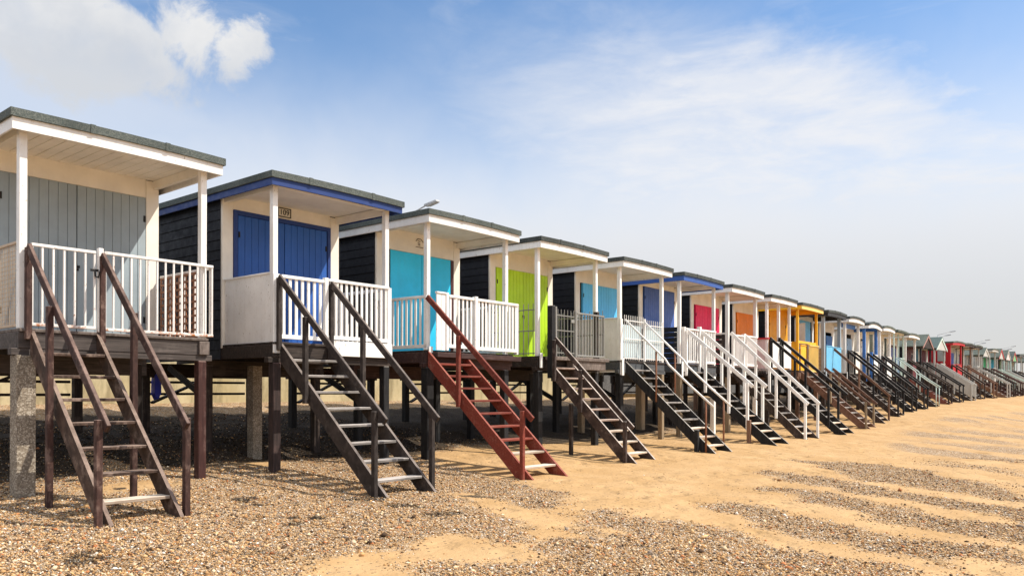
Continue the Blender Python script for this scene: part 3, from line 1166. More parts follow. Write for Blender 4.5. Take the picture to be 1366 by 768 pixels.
def room(t, W, wallmat, frontmat, header_z, top=ROOF, cornerw=.13, cladstep=.15, post_mat=None, bev=.004):
    """weatherboarded cabin behind the porch"""
    zt = top - .17
    mb = MB(0)
    cladding(mb, PORCH + .05, BACK, DECK - .22, zt, -.045, -1, cladstep)
    mb.box(-.044, .0, PORCH + .06, BACK, DECK - .2, zt, 0)
    mb.build('wall', wallmat, t)
    mb = MB(0)
    cladding(mb, PORCH + .05, BACK, DECK - .22, zt, W + .045, 1, cladstep)
    mb.box(W, W + .044, PORCH + .06, BACK, DECK - .2, zt, 0)
    mb.build('wall', wallmat, t)
    mb = MB(0)
    mb.box(.003, W - .003, BACK - .05, BACK, DECK, zt, 0)
    mb.build('wall', wallmat, t)
    fb = MB(bev)
    fb.box(-.055, cornerw, PORCH, PORCH + .045, DECK - .05, zt + .06)
    fb.box(W - cornerw, W + .055, PORCH, PORCH + .045, DECK - .05, zt + .06)
    fb.box(cornerw + .002, W - cornerw - .002, PORCH + .006, PORCH + .04, header_z, zt + .084)
    fb.build('front_wall', frontmat, t)


def porch_posts(t, W, mat, xs=None, size=.085, top=POST_TOP + .06, z0=DECK - .2, bev=.006, mats=None):
    for k, x in enumerate(xs or (0.0, W)):
        mb = MB(bev)
        mb.box(x - size / 2, x + size / 2, .012, .012 + size, DECK + .002, top)
        if z0 < DECK and k == 0:
            mb.box(x - size / 2 - .003, x + size / 2 + .003, -.052, -.034, z0, DECK + .06)
        mb.build('porch_post', (mats or {}).get(k, mat), t)


def section(t, name, mat, p0, p1, style, z0=None, z1=None, pitch=.105, bev=.004):
    mb = MB(bev)
    rail_section(mb, p0, p1, DECK if z0 is None else z0, RAILZ if z1 is None else z1, style, pitch)
    return mb.build(name, mat, t)


def newel(t, x, y, mat, size=.085, z0=DECK, z1=RAILZ + .03, bev=.006):
    mb = MB(bev)
    mb.box(x - size / 2, x + size / 2, y - size / 2, y + size / 2, z0, z1)
    return mb.build('newel_post', mat, t)


def board(t, name, mat, x0, x1, y0, y1, z0, z1, bev=.004):
    mb = MB(bev)
    mb.box(x0, x1, y0, y1, z0, z1)
    return mb.build(name, mat, t)


def foot(t, xl, n):
    """ground level at local x and distance n in front of the porch posts"""
    c, s = math.cos(t.rotation_euler.z), math.sin(t.rotation_euler.z)
    return float(ground_z(t.location.x + c * xl + s * n, t.location.y + s * xl - c * n))


def text_mesh(t, name, s, size, x, y, z, mat, extrude=.003):
    cu = bpy.data.curves.new(name, 'FONT')
    cu.body = s
    cu.size = size
    cu.align_x = 'CENTER'
    cu.align_y = 'CENTER'
    cu.extrude = extrude
    o = bpy.data.objects.new('tmp', cu)
    COL.objects.link(o)
    dg = bpy.context.evaluated_depsgraph_get()
    me = bpy.data.meshes.new_from_object(o.evaluated_get(dg))
    bpy.data.objects.remove(o)
    rot = Matrix.Rotation(R(90), 4, 'X')
    me.transform(Matrix.Translation((x, y, z)) @ rot)
    me.materials.clear()
    me.materials.append(mat)
    n = bpy.data.objects.new(name, me)
    COL.objects.link(n)
    n.parent = t
    return n


X = lambda i: {1: 3.35, 2: 6.63, 3: 9.70, 4: 12.87, 5: 16.06, 6: 19.10, 7: 22.23, 8: 25.40, 9: 28.4, 10: 31.5, 11: 34.5, 12: 37.75, 13: 40.75,
               14: 43.9, 15: 47.0, 16: 50.2, 17: 53.3, 18: 56.5, 19: 59.4, 20: 62.4, 21: 65.5, 22: 68.6, 23: 71.6, 24: 74.7, 25: 77.8, 26: 80.9, 27: 84.0}[i]


# ---- 1: grey doors
def hut1():
    W = 2.17
    t = hut_root(1, X(1), 'white beach hut with grey doors, rusty metal rails and a concrete stilt', W)
    stilts(t, W, 0, DARKW, ((AGGREG, .20), (REDBROWN, .115)))
    deck(t, W, WEATHER, .0, wood('weathered_dark_beam', (0.040, 0.032, 0.028), (0.085, 0.068, 0.060), 'x', .4, (0.16, 0.13, 0.115)))
    bracing(t, W, UNDER, t.location.z)
    room(t, W, NAVY, CREAM, 2.74 + EYE)
    board(t, 'door_frame', WHITE, .131, .17, PORCH - .012, PORCH + .03, DECK, 2.735 + EYE)
    boarded_doors(t, .175, W - .135, DECK + .01, 2.735 + EYE, PORCH + .02, door_mat('grey_blue_door', (0.32, 0.38, 0.41)))
    flat_roof(t, W, WHITE, WHITE, FELT, boards=True)
    porch_posts(t, W, WHITE, z0=DECK)
    section(t, 'side_panel', paint('rusty_tan_mesh', (0.52, 0.40, 0.28), 0.6, (0.30, 0.15, 0.07), .6), (0, .11), (0, PORCH - .02), 'mesh', DECK + .03, RAILZ + .02)
    gate = section(t, 'gate', RUSTY, (.07, -.02), (.77, -.02), 'metal', DECK + .03, RAILZ - .01, .108)
    lb = MB(.002)
    lb.box(.70, .79, -.06, -.042, DECK + .72, DECK + .75)
    lb.tube([(.745, -.065, DECK + .72), (.745, -.075, DECK + .66), (.78, -.075, DECK + .65), (.80, -.065, DECK + .72)], .012, 6)
    lb.build('latch', BLACKW, gate)
    newel(t, .83, -.005, RUSTY, .06)
    section(t, 'railing', RUSTY, (.87, -.02), (W + .11, -.02), 'metal', DECK + .02, RAILZ, .108)
    section(t, 'side_railing', RUSTY, (W + .09, .0), (W + .09, PORCH), 'metal', DECK + .02, RAILZ - .02, .14)
    section(t, 'lattice_panel', paint('brown_lattice', (0.34, 0.14, 0.065), .3), (W + .045, .16), (W + .045, PORCH - .1), 'lattice', DECK + .04, RAILZ - .08)
    bk = MB(.003)
    bk.box(W - .08, W + .06, -.032, -.004, DECK - .215, DECK - .045)
    bk.build('end_board', WEATHER, t)
    zf = foot(t, .45, 2.05)
    staircase(t, .06, .82, -2.05, zf, wood('weathered_stair_wood', (0.034, 0.020, 0.014), (0.090, 0.054, 0.038), 's', .8, (0.23, 0.165, 0.13), toppale=.65), 7,
              rails='LR', post_ts=(.0, .36, .95), worn_last=1, hr=.94, foot_posts=True,
              rail_mat=wood('worn_maroon_rail', (0.032, 0.015, 0.012), (0.070, 0.034, 0.026), 's', .6, (0.25, 0.17, 0.135), toppale=.5))


# ---- 2: royal blue doors, number plate
def hut2():
    W = 2.12
    BLUE = door_mat('royal_blue_door', (0.022, 0.105, 0.40))
    BLUF = paint('royal_blue_fascia', (0.016, 0.045, 0.19), .15, (0.08, 0.10, 0.2))
    t = hut_root(2, X(2), 'white beach hut with royal blue doors, blue roof edge and a number plate', W)
    stilts(t, W, 0, DARKW, ((wood('dark_post', (0.02, 0.014, 0.013), (0.05, 0.032, 0.028), 'z', .3, (0.14, 0.08, 0.07)), .13), (BLACKW, .12)))
    newel(t, .62, 1.5, AGGREG, .17, t.location.z - .1, DECK - .3).name = 'stilt'
    deck(t, W, UNDER)
    bracing(t, W, BLACKW, t.location.z)
    room(t, W, NAVY, CREAM, 2.80 + EYE)
    fr = MB(.004)
    fr.box(.134, .20, PORCH - .022, PORCH + .03, DECK, 2.80 + EYE)
    fr.box(W - .20, W - .134, PORCH - .022, PORCH + .03, DECK, 2.80 + EYE)
    fr.box(.202, W - .202, PORCH - .020, PORCH + .03, 2.73 + EYE, 2.80 + EYE)
    fr.build('door_frame', BLUF, t)
    boarded_doors(t, .205, W - .205, DECK + .01, 2.725 + EYE, PORCH + .02, BLUE)
    flat_roof(t, W, BLUF, BLUF, FELT, drop=.10)
    porch_posts(t, W, WHITE, z0=DECK)
    sp = MB(.004)
    rail_section(sp, (-.005, .10), (-.005, PORCH - .01), DECK - .10, RAILZ + .03, 'panel')
    sp.build('side_panel', WHITE, t)
    board(t, 'corner_board', WHITE, -.05, .06, -.012, .008, DECK - .16, RAILZ)
    gate = section(t, 'gate', WHITE, (.07, -.01), (.82, -.01), 'baluster', DECK + .03, RAILZ - .01, .115)
    newel(t, .87, -.005, WHITE, .07)
    section(t, 'railing', WHITE, (.91, -.01), (W - .0, -.01), 'baluster', DECK + .06, RAILZ + .02, .105)
    board(t, 'base_board', WHITE, .92, W + .05, -.06, -.036, DECK - .17, DECK + .06)
    board(t, 'corner_board', WHITE, W - .03, W + .056, -.034, -.012, DECK - .2, RAILZ)
    section(t, 'side_railing', WHITE, (W + .0, .11), (W + .0, PORCH), 'baluster', DECK + .03, RAILZ, .12)
    sg = MB(.002)
    zx = 2.905 + EYE
    xs = 1.055
    sg.box(xs - .125, xs + .125, PORCH - .008, PORCH + .004, zx - .075, zx + .075)
    s = sg.build('number_sign', paint('sign_white', (0.72, 0.68, 0.58), .1), t)
    bk = paint('sign_black', (0.02, 0.018, 0.016), .05)
    fb = MB(.001)
    for a in ((xs - .125, xs + .125, zx + .061, zx + .076), (xs - .125, xs + .125, zx - .076, zx - .061), (xs - .126, xs - .111, zx - .06, zx + .06), (xs + .111, xs + .126, zx - .06, zx + .06)):
        fb.box(a[0], a[1], PORCH - .016, PORCH - .009, a[2], a[3])
    fb.build('sign_border', bk, s)
    text_mesh(s, 'digits', '109', .125, xs, PORCH - .011, zx - t.location.z, bk)
    zf = foot(t, .5, 2.3)
    staircase(t, .05, .93, -2.32, zf, wood('black_brown_stair', (0.020, 0.015, 0.013), (0.045, 0.034, 0.029), 's', .35, (0.13, 0.105, 0.09)), 8, GREYTREAD,
              rails='LR', post_ts=(.0, .30, .93), worn_last=0, hr=.95)


# ---- 3: turquoise doors, red stairs
def hut3():
    W = 2.12
    t = hut_root(3, X(3), 'white beach hut with plain turquoise doors and red oxide stairs', W)
    stilts(t, W, 0, BLACKW, ((BLACKW, .16), (BLACKW, .13)))
    deck(t, W, UNDER, .1, MAROONW)
    bracing(t, W, BLACKW, t.location.z)
    room(t, W, NAVY, CREAM, 2.62 + EYE)
    board(t, 'door_frame', paint('dark_slate_frame', (0.06, 0.065, 0.075), .1), .134, .27, PORCH - .01, PORCH + .03, DECK, 2.615 + EYE)
    board(t, 'door_frame', paint('dark_maroon_frame', (0.075, 0.022, 0.02), .1), W - .22, W - .134, PORCH - .01, PORCH + .03, DECK, 2.615 + EYE)
    boarded_doors(t, .275, W - .225, DECK + .01, 2.612 + EYE, PORCH + .02, door_mat('turquoise_door', (0.03, 0.64, 1.0)), style='plain', hinge=False)
    flat_roof(t, W, WHITE, WHITE, FELT)
    porch_posts(t, W, WHITE, z0=DECK - .24)
    section(t, 'side_railing', WHITE, (-.02, .02), (-.02, PORCH), 'baluster', DECK + .02, RAILZ - .03, .12)
    section(t, 'front_panel', WHITE, (.05, -.12), (.28, -.12), 'boards', DECK - .0, RAILZ + .03)
    newel(t, .31, -.12, WHITE, .06, DECK, RAILZ + .03)
    gate = section(t, 'gate', WHITE, (.35, -.12), (1.0, -.12), 'baluster', DECK + .03, RAILZ, .10)
    newel(t, 1.06, -.12, WHITE, .08)
    section(t, 'railing', WHITE, (1.11, -.12), (W + .16, -.12), 'baluster', DECK + .02, RAILZ, .10)
    newel(t, W + .16, -.10, WHITE, .06, DECK, RAILZ)
    section(t, 'side_railing', WHITE, (W + .12, -.05), (W + .12, PORCH), 'baluster', DECK + .02, RAILZ, .12)
    lb = MB(.003)
    lb.box(.02, .60, -.19, -.034, DECK - .12, DECK - .04)
    lb.box(.62, W + .2, -.19, -.034, DECK - .13, DECK - .04)
    lb.build('ledge_board', MAROONW, t)
    sign = MB(.001)
    xs, zs, y = 1.03, 2.83 + EYE, PORCH - .003
    pts = [(xs - .1, zs - .075), (xs - .1, zs + .03), (xs - .045, zs + .085), (xs + .04, zs + .085), (xs + .1, zs + .03), (xs + .1, zs - .075)]
    for a, b in zip(pts, pts[1:] + pts[:1]):
        sign.beam((a[0], y, a[1]), (b[0], y, b[1]), .006, .012)
    for dz in (.045, .005, -.025):
        sign.beam((xs - .045, y, zs + dz), (xs + .02, y, zs + dz - .01), .006, .012)
    sign.build('wall_plaque', paint('plaque_brown', (0.10, 0.07, 0.05), .1), t)
    zf = foot(t, .5, 2.3)
    staircase(t, -.06, .86, -2.33, zf, REDSTAIN, 9, REDSTAIN, rails='L', post_ts=(.34, .93), worn_last=2, hr=.93)


# ---- 4: lime doors
def hut4():
    W = 2.15
    t = hut_root(4, X(4), 'white beach hut with lime green doors and spiked grey metal railings', W)
    stilts(t, W, 0, BLACKW, ((BLACKW, .14), (BLACKW, .13)))
    deck(t, W, UNDER, .05, UNDER)
    bracing(t, W, BLACKW, t.location.z)
    room(t, W, NAVY, CREAM, 2.64 + EYE)
    boarded_doors(t, .15, W - .15, DECK + .01, 2.635 + EYE, PORCH + .02, door_mat('lime_green_door', (0.50, 0.78, 0.02)))
    flat_roof(t, W, WHITE, WHITE, FELTD)
    porch_posts(t, W, WHITE, z0=DECK - .24)
    section(t, 'side_railing', DULLMETAL, (-.02, .02), (-.02, PORCH), 'spike', DECK, RAILZ + .1, .13)
    newel(t, .20, -.15, BLACKW, .12, DECK - .45, RAILZ + .05)
    gate = section(t, 'gate', DULLMETAL, (.30, -.16), (1.0, -.16), 'spike', DECK + .02, RAILZ + .0, .115)
    lb = MB(.002)
    lb.box(.86, .98, -.19, -.175, DECK + .72, DECK + .79)
    lb.build('latch', DULLMETAL, gate)
    newel(t, .33, -.16, DULLMETAL, .055, DECK, RAILZ + .04)
    newel(t, 1.05, -.16, DULLMETAL, .05, DECK, RAILZ)
    section(t, 'railing', DULLMETAL, (1.09, -.16), (W + .02, -.16), 'metal', DECK + .02, RAILZ - .02, .105)
    section(t, 'side_railing', DULLMETAL, (W + .02, -.14), (W + .02, PORCH - .2), 'spike', DECK + .02, RAILZ + .1, .12)
    newel(t, W - .13, -.06, DARKW, .10, DECK, RAILZ + .06)
    bb = MB(.004)
    bb.box(.15, W + .12, -.24, -.036, DECK - .075, DECK - .005)
    bb.box(.9, W + .03, -.20, -.036, DECK - .26, DECK - .08)
    bb.build('ledge_board', WEATHER, t)
    zf = foot(t, .6, 2.2)
    st = staircase(t, .18, .98, -2.15, zf, wood('dark_weathered_stair', (0.030, 0.020, 0.017), (0.07, 0.048, 0.04), 's', .4, (0.24, 0.18, 0.155), topcol=(0.52, 0.44, 0.38)), 9,
                   wood('brown_worn_tread', (0.14, 0.09, 0.07), (0.26, 0.18, 0.14), 'x', .5, (0.42, 0.33, 0.27)), rails='L', post_ts=(.12, .42, .90), worn_last=3, hr=.60, rail_t=(.11, .97))
    sp = MB(.006)
    sp.box(.055, .125, -.75, -.68, foot(t, .1, .7) - .1, foot(t, .1, .7) + 1.02)
    sp.build('support_post', DARKW, st)


# ---- 5: sky blue doors, tube handrails
def hut5():
    W = 2.06
    t = hut_root(5, X(5), 'white beach hut with sky blue doors, solid white side panel and white tubular handrails', W)
    stilts(t, W, 0, BLACKW, ((BLACKW, .14), (TIMBERPOST, .12)))
    newel(t, .7, 1.6, TIMBERPOST, .14, t.location.z - .1, DECK - .3).name = 'stilt'
    deck(t, W, UNDER, 0, wood('grey_painted_beam', (0.06, 0.065, 0.07), (0.10, 0.105, 0.11), 'x', .3))
    bracing(t, W, BLACKW, t.location.z)
    room(t, W, NAVY, CREAM, 2.64 + EYE)
    boarded_doors(t, .25, W - .15, DECK + .01, 2.635 + EYE, PORCH + .02, door_mat('sky_blue_door', (0.13, 0.60, 1.0)))
    flat_roof(t, W, WHITE, WHITE, FELTD)
    porch_posts(t, W, WHITE, z0=DECK - .35)
    section(t, 'side_panel', WHITE, (-.01, .1), (-.01, PORCH), 'panel', DECK - .3, RAILZ + .03)
    board(t, 'corner_board', WHITE, -.05, .05, -.012, .01, DECK - .34, RAILZ)
    gate = section(t, 'gate', WHITE, (.1, -.02), (1.0, -.02), 'spike', DECK + .0, RAILZ + .1, .105)
    sheet = paint('pale_blue_sheet', (0.52, 0.63, 0.66), .25)
    board(t, 'back_panel', sheet, .1, 1.0, .03, .04, DECK + .08, RAILZ - .12)
    newel(t, 1.05, -.02, WHITE, .055, DECK, RAILZ + .06)
    section(t, 'railing', WHITE, (1.08, -.02), (W - .05, -.02), 'spike', DECK + .0, RAILZ + .04, .105)
    board(t, 'back_panel', sheet, 1.08, W - .05, .03, .04, DECK + .08, RAILZ - .12)
    zf = foot(t, .6, 2.3)
    st = staircase(t, .14, 1.02, -2.3, zf, BLACKW, 10, GREYTREAD, rails='LR', post_ts=(.36, .90), post_mat=RUST, rail_mat=WHITE, rail_style='tube', worn_last=3, hr=.98, rail_t=(0, .98))
    sp = MB(.006)
    sp.box(.03, .12, -1.92, -1.83, zf - .1, zf + .52)
    sp.build('support_post', BLACKW, st)


# ---- 6: dusty blue doors, white timber stairs rails
def hut6():
    W = 2.13
    BL = paint('mid_blue_fascia', (0.035, 0.10, 0.36), .15, (0.1, 0.14, 0.3))
    t = hut_root(6, X(6), 'white beach hut with dusty blue doors, blue roof edge and black side panel', W)
    stilts(t, W, 0, BLACKW, ((TIMBERPOST, .13), (WHITE, .12)))
    newel(t, .5, 1.5, TIMBERPOST, .2, t.location.z - .1, DECK - .3).name = 'stilt'
    deck(t, W, UNDER, 0, wood('grey_painted_beam', (0.06, 0.065, 0.07), (0.10, 0.105, 0.11), 'x', .3))
    bracing(t, W, BLACKW, t.location.z)
    room(t, W, NAVY, CREAM, 2.86 + EYE)
    boarded_doors(t, .22, W - .13, DECK + .01, 2.855 + EYE, PORCH + .02, door_mat('dusty_blue_door', (0.075, 0.155, 0.46)))
    flat_roof(t, W, BL, BL, FELTD)
    porch_posts(t, W, WHITE, z0=DECK - .35)
    section(t, 'side_panel', NAVY, (-.01, .1), (-.01, PORCH), 'clad', DECK - .25, RAILZ)
    gate = section(t, 'gate', WHITE, (.16, -.02), (.98, -.02), 'baluster', DECK + .02, RAILZ - .02, .11)
    newel(t, .11, -.02, WHITE, .09, DECK - .2, RAILZ)
    newel(t, 1.05, -.02, WHITE, .10, DECK - .2, RAILZ + .06)
    section(t, 'railing', WHITE, (1.11, -.02), (W - .05, -.02), 'baluster', DECK + .02, RAILZ, .11)
    section(t, 'side_railing', WHITE, (W, .1), (W, PORCH), 'baluster', DECK + .02, RAILZ, .12)
    zf = foot(t, .6, 2.5)
    st = staircase(t, .2, 1.08, -2.5, zf, BLACKW, 10, GREYTREAD, rails='LR', post_ts=(.02, .24, .50, .70), rail_mat=WHITE, rail_style='wide', worn_last=4, hr=.95, rail_t=(0, .75))
    sp = MB(.006)
    sp.box(.08, .17, -1.85, -1.76, zf - .1, zf + .62)
    sp.build('support_post', BROWNW, st)


def hut7():
    W = 2.15
    t = hut_root(7, X(7), 'white beach hut with crimson doors and a dark brown side panel', W)
    stilts(t, W, 0, DARKW, ((TIMBERPOST, .13), (WHITE, .12)))
    deck(t, W, UNDER)
    bracing(t, W, BLACKW, t.location.z)
    room(t, W, NAVY, CREAM, 2.62 + EYE)
    boarded_doors(t, .25, W - .18, DECK + .01, 2.615 + EYE, PORCH + .02, door_mat('crimson_door', (0.90, 0.015, 0.115)))
    flat_roof(t, W, WHITE, WHITE, FELTD)
    porch_posts(t, W, WHITE, z0=DECK - .2, size=.10)
    section(t, 'side_panel', paint('dark_brown_panel', (0.035, 0.022, 0.018), .2), (-.01, .1), (-.01, PORCH), 'clad', DECK - .2, RAILZ - .03)
    board(t, 'side_rail', WHITE, -.04, .02, .1, PORCH, RAILZ - .028, RAILZ + .02)
    gate = section(t, 'gate', WHITE, (.1, -.02), (.95, -.02), 'slim', DECK + .02, RAILZ - .02, .09)
    newel(t, 1.0, -.02, WHITE, .10, DECK - .2, RAILZ + .02)
    section(t, 'railing', WHITE, (1.06, -.02), (W - .05, -.02), 'slim', DECK + .02, RAILZ, .09)
    zf = foot(t, .6, 2.2)
    staircase(t, .15, 1.10, -2.25, zf, DARKW, 10, GREYTREAD, rails='LR', post_ts=(.01, .33, .60, .97), rail_mat=WHITE, worn_last=1, hr=.98, rail_t=(-.02, 1.0))


def hut8():
    W = 2.13
    t = hut_root(8, X(8), 'white beach hut with bright orange doors and a red-topped pale slatted side rail', W)
    stilts(t, W, 0, DARKW)
    deck(t, W, UNDER)
    bracing(t, W, BLACKW, t.location.z)
    room(t, W, NAVY, CREAM, 2.62 + EYE)
    boarded_doors(t, .22, W - .15, DECK + .01, 2.615 + EYE, PORCH + .02, door_mat('orange_door', (1.0, 0.27, 0.012)))
    flat_roof(t, W, WHITE, WHITE, FELTD)
    porch_posts(t, W, WHITE, xs=(0, 1.08, W), z0=DECK)
    PINK = paint('pale_pink_slats', (0.74, 0.60, 0.58), .2)
    section(t, 'side_railing', PINK, (-.02, .05), (-.02, PORCH), 'boards', DECK + .0, RAILZ - .02)
    board(t, 'side_rail', paint('scarlet_paint', (0.62, 0.02, 0.03), .1), -.07, .03, -.03, PORCH, RAILZ - .018, RAILZ + .03)
    board(t, 'base_board', WHITE, -.05, -.03, .0, PORCH, DECK - .17, DECK)
    newel(t, .14, -.02, BLACKW, .08, DECK - .2, RAILZ + .05)
    section(t, 'gate', WHITE, (.2, -.02), (.92, -.02), 'panel', DECK + .02, RAILZ - .08)
    newel(t, .99, -.02, BLACKW, .08, DECK - .2, RAILZ + .08)
    section(t, 'railing', WHITE, (1.05, -.02), (W - .05, -.02), 'panel', DECK + .02, RAILZ - .02)
    zf = foot(t, .6, 2.4)
    staircase(t, .12, 1.02, -2.4, zf, BLACKW, 10, GREYTREAD, rails='LR', post_ts=(.02, .34, .78), rail_mat=BLACKW, rail_style='timber', worn_last=2, hr=1.0, rail_t=(0, .9))


def hut9():
    W = 2.15
    YEL = paint('amber_yellow_paint', (0.90, 0.46, 0.02), .10, (0.5, 0.25, 0.04))
    PALEY = paint('pale_yellow_paint', (0.88, 0.62, 0.18), .12)
    t = hut_root(9, X(9), 'amber yellow beach hut with yellow posts, yellow doors and a slatted yellow gate', W)
    stilts(t, W, 0, BROWNW)
    deck(t, W, UNDER, 0, BROWNW)
    room(t, W, NAVY, YEL, 2.72 + EYE)
    boarded_doors(t, .2, W - .22, DECK + .01, 2.715 + EYE, PORCH + .02, door_mat('yellow_door', (0.90, 0.44, 0.015)))
    flat_roof(t, W, PALEY, YEL, FELTD, rise=.02, ceil=YEL)
    porch_posts(t, W, YEL, z0=DECK)
    section(t, 'side_panel', YEL, (-.01, .1), (-.01, PORCH), 'panel', DECK - .2, RAILZ + .05)
    board(t, 'crossbar', YEL, .05, W - .05, .03, .07, RAILZ - .0, RAILZ + .09)
    section(t, 'gate', YEL, (.12, -.02), (.72, -.02), 'boards', DECK, RAILZ - .06)
    newel(t, .80, -.02, BROWNW, .08, DECK - .2, RAILZ)
    section(t, 'railing', PALEY, (1.02, -.02), (W + .02, -.02), 'slim', DECK - .05, RAILZ - .02, .075)
    zf = foot(t, .6, 2.3)
    BR = wood('brown_solid_rail', (0.10, 0.052, 0.034), (0.17, 0.09, 0.06), 's', .3, (0.26, 0.17, 0.13))
    staircase(t, .1, 1.0, -2.35, zf, BR, 10, GREYTREAD, rails='LR', post_ts=(.45, .95), rail_mat=BR, rail_style='wide', worn_last=1, hr=.80, rail_t=(.36, 1.0), post_mat=TIMBERPOST)


def hut10():
    W = 2.2
    GP = paint('grey_blue_posts', (0.34, 0.39, 0.43), .2)
    t = hut_root(10, X(10), 'beach hut with grey posts, black roof edge and a light blue half-height gate', W)
    stilts(t, W, 0, DARKW)
    deck(t, W, UNDER)
    room(t, W, NAVY, WHITE, 2.80 + EYE)
    boarded_doors(t, .15, W - .40, DECK + .01, 2.795 + EYE, PORCH + .02, door_mat('light_blue_door', (0.20, 0.58, 0.90)))
    flat_roof(t, W, paint('black_fascia', (0.02, 0.02, 0.022), .1), None, FELTD, rise=.035, ceil=paint('dark_soffit', (0.035, 0.028, 0.026), .2))
    porch_posts(t, W, GP, size=.12, z0=DECK - .25)
    section(t, 'side_panel', paint('beige_boards', (0.45, 0.36, 0.25), .2), (-.01, .1), (-.01, PORCH), 'clad', DECK - .1, RAILZ - .05)
    section(t, 'side_panel', WHITE, (-.01, .75), (-.01, PORCH), 'panel', RAILZ - .04, POST_TOP - .25)
    LB = paint('pool_blue_gate', (0.16, 0.52, 0.80), .12)
    section(t, 'gate', LB, (.1, -.02), (.9, -.02), 'boards', DECK + .02, RAILZ + .05)
    section(t, 'front_panel', LB, (.94, -.02), (W - .08, -.02), 'boards', DECK + .02, RAILZ + .03)
    zf = foot(t, .6, 2.1)
    staircase(t, .15, 1.05, -2.1, zf, DARKW, 9, GREYTREAD, rails='R', post_ts=(.45, .97), rail_mat=BROWNW, worn_last=1, hr=.95)


def hut11():
    W = 2.15
    t = hut_root(11, X(11), 'white beach hut with a blue beam, deep blue door and black metal gate', W)
    stilts(t, W, 0, DARKW)
    deck(t, W, UNDER)
    MB_ = paint('cornflower_blue', (0.045, 0.17, 0.50), .12)
    room(t, W, NAVY, WHITE, 2.5 + EYE)
    boarded_doors(t, .9, 1.8, DECK + .01, 2.35 + EYE, PORCH + .0, door_mat('deep_blue_door', (0.03, 0.17, 0.48)), leaves=1)
    board(t, 'front_wall', WHITE, 1.81, W - .134, PORCH + .003, PORCH + .03, DECK, 2.498 + EYE)
    board(t, 'front_wall', WHITE, .134, .89, PORCH + .003, PORCH + .03, DECK, 2.498 + EYE)
    board(t, 'beam', MB_, .05, W - .05, .16, .21, 2.62 + EYE, 2.80 + EYE)
    flat_roof(t, W, WHITE, WHITE, FELTD, rise=.07)
    porch_posts(t, W, WHITE, size=.1, z0=DECK - .25)
    section(t, 'side_panel', CREAM, (-.01, .1), (-.01, PORCH), 'panel', DECK - .2, RAILZ)
    section(t, 'gate', BLACKW, (.1, -.02), (.95, -.02), 'metal', DECK + .02, RAILZ, .14)
    section(t, 'front_panel', CREAM, (1.0, -.02), (W - .05, -.02), 'panel', DECK, RAILZ - .04)
    zf = foot(t, .6, 2.0)
    staircase(t, .12, .98, -2.05, zf, DARKW, 9, GREYTREAD, rails='LR', post_ts=(.02, .5, .96), rail_mat=BLACKW, worn_last=1, hr=.95)


def hut12():
    W = 2.25
    t = hut_root(12, X(12), 'white beach hut with bright blue porch posts and a curved white roof edge', W)
    stilts(t, W, 0, DARKW)
    deck(t, W, UNDER)
    MBl = paint('cornflower_blue', (0.045, 0.17, 0.50), .12)
    room(t, W, CREAM, CREAM, 2.6 + EYE)
    boarded_doors(t, .9, 1.75, DECK + .01, 2.40 + EYE, PORCH + .0, door_mat('pale_blue_door', (0.36, 0.53, 0.70)), leaves=1)
    board(t, 'front_wall', CREAM, .134, .89, PORCH + .003, PORCH + .03, DECK, 2.598 + EYE)
    board(t, 'front_wall', CREAM, 1.76, W - .134, PORCH + .003, PORCH + .03, DECK, 2.598 + EYE)
    flat_roof(t, W, WHITE, WHITE, FELTD, rise=.13, ceil=MBl)
    porch_posts(t, W, MBl, size=.12, z0=DECK - .3)
    section(t, 'side_panel', CREAM, (-.01, .1), (-.01, PORCH), 'clad', DECK - .2, RAILZ)
    newel(t, .95, -.02, MBl, .12, DECK - .2, RAILZ + .06)
    section(t, 'railing', WHITE, (1.03, -.02), (W - .05, -.02), 'panel', DECK, RAILZ - .04)
    zf = foot(t, .6, 1.95)
    staircase(t, .12, .98, -1.95, zf, BLACKW, 8, GREYTREAD, rails='LR', post_ts=(.02, .3, .62, .96), rail_mat=BLACKW, rail_style='double', worn_last=1, hr=.98)


def hut13():
    W = 2.2
    t = hut_root(13, X(13), 'white beach hut with a high white front panel beside the blue-posted hut', W)
    stilts(t, W, 0, DARKW)
    deck(t, W, UNDER)
    room(t, W, CREAM, CREAM, 2.5 + EYE)
    boarded_doors(t, .5, 1.4, DECK + .01, 2.40 + EYE, PORCH - .0, WHITE, leaves=1)
    board(t, 'front_wall', CREAM, .134, .49, PORCH + .003, PORCH + .03, DECK, 2.498 + EYE)
    board(t, 'front_wall', CREAM, 1.41, W - .134, PORCH + .003, PORCH + .03, DECK, 2.498 + EYE)
    flat_roof(t, W, WHITE, WHITE, FELTG, rise=.07)
    porch_posts(t, W, WHITE, size=.10, z0=DECK - .2)
    section(t, 'side_panel', WHITE, (-.01, .1), (-.01, PORCH), 'panel', DECK - .2, RAILZ - .1)
    section(t, 'front_panel', WHITE, (.75, -.02), (W + .0, -.02), 'panel', DECK - .2, RAILZ - .05)
    zf = foot(t, .4, 1.9)
    staircase(t, -.05, .7, -1.95, zf, BLACKW, 8, GREYTREAD, rails='LR', post_ts=(.02, .5, .96), rail_mat=BLACKW, worn_last=1, hr=.95)


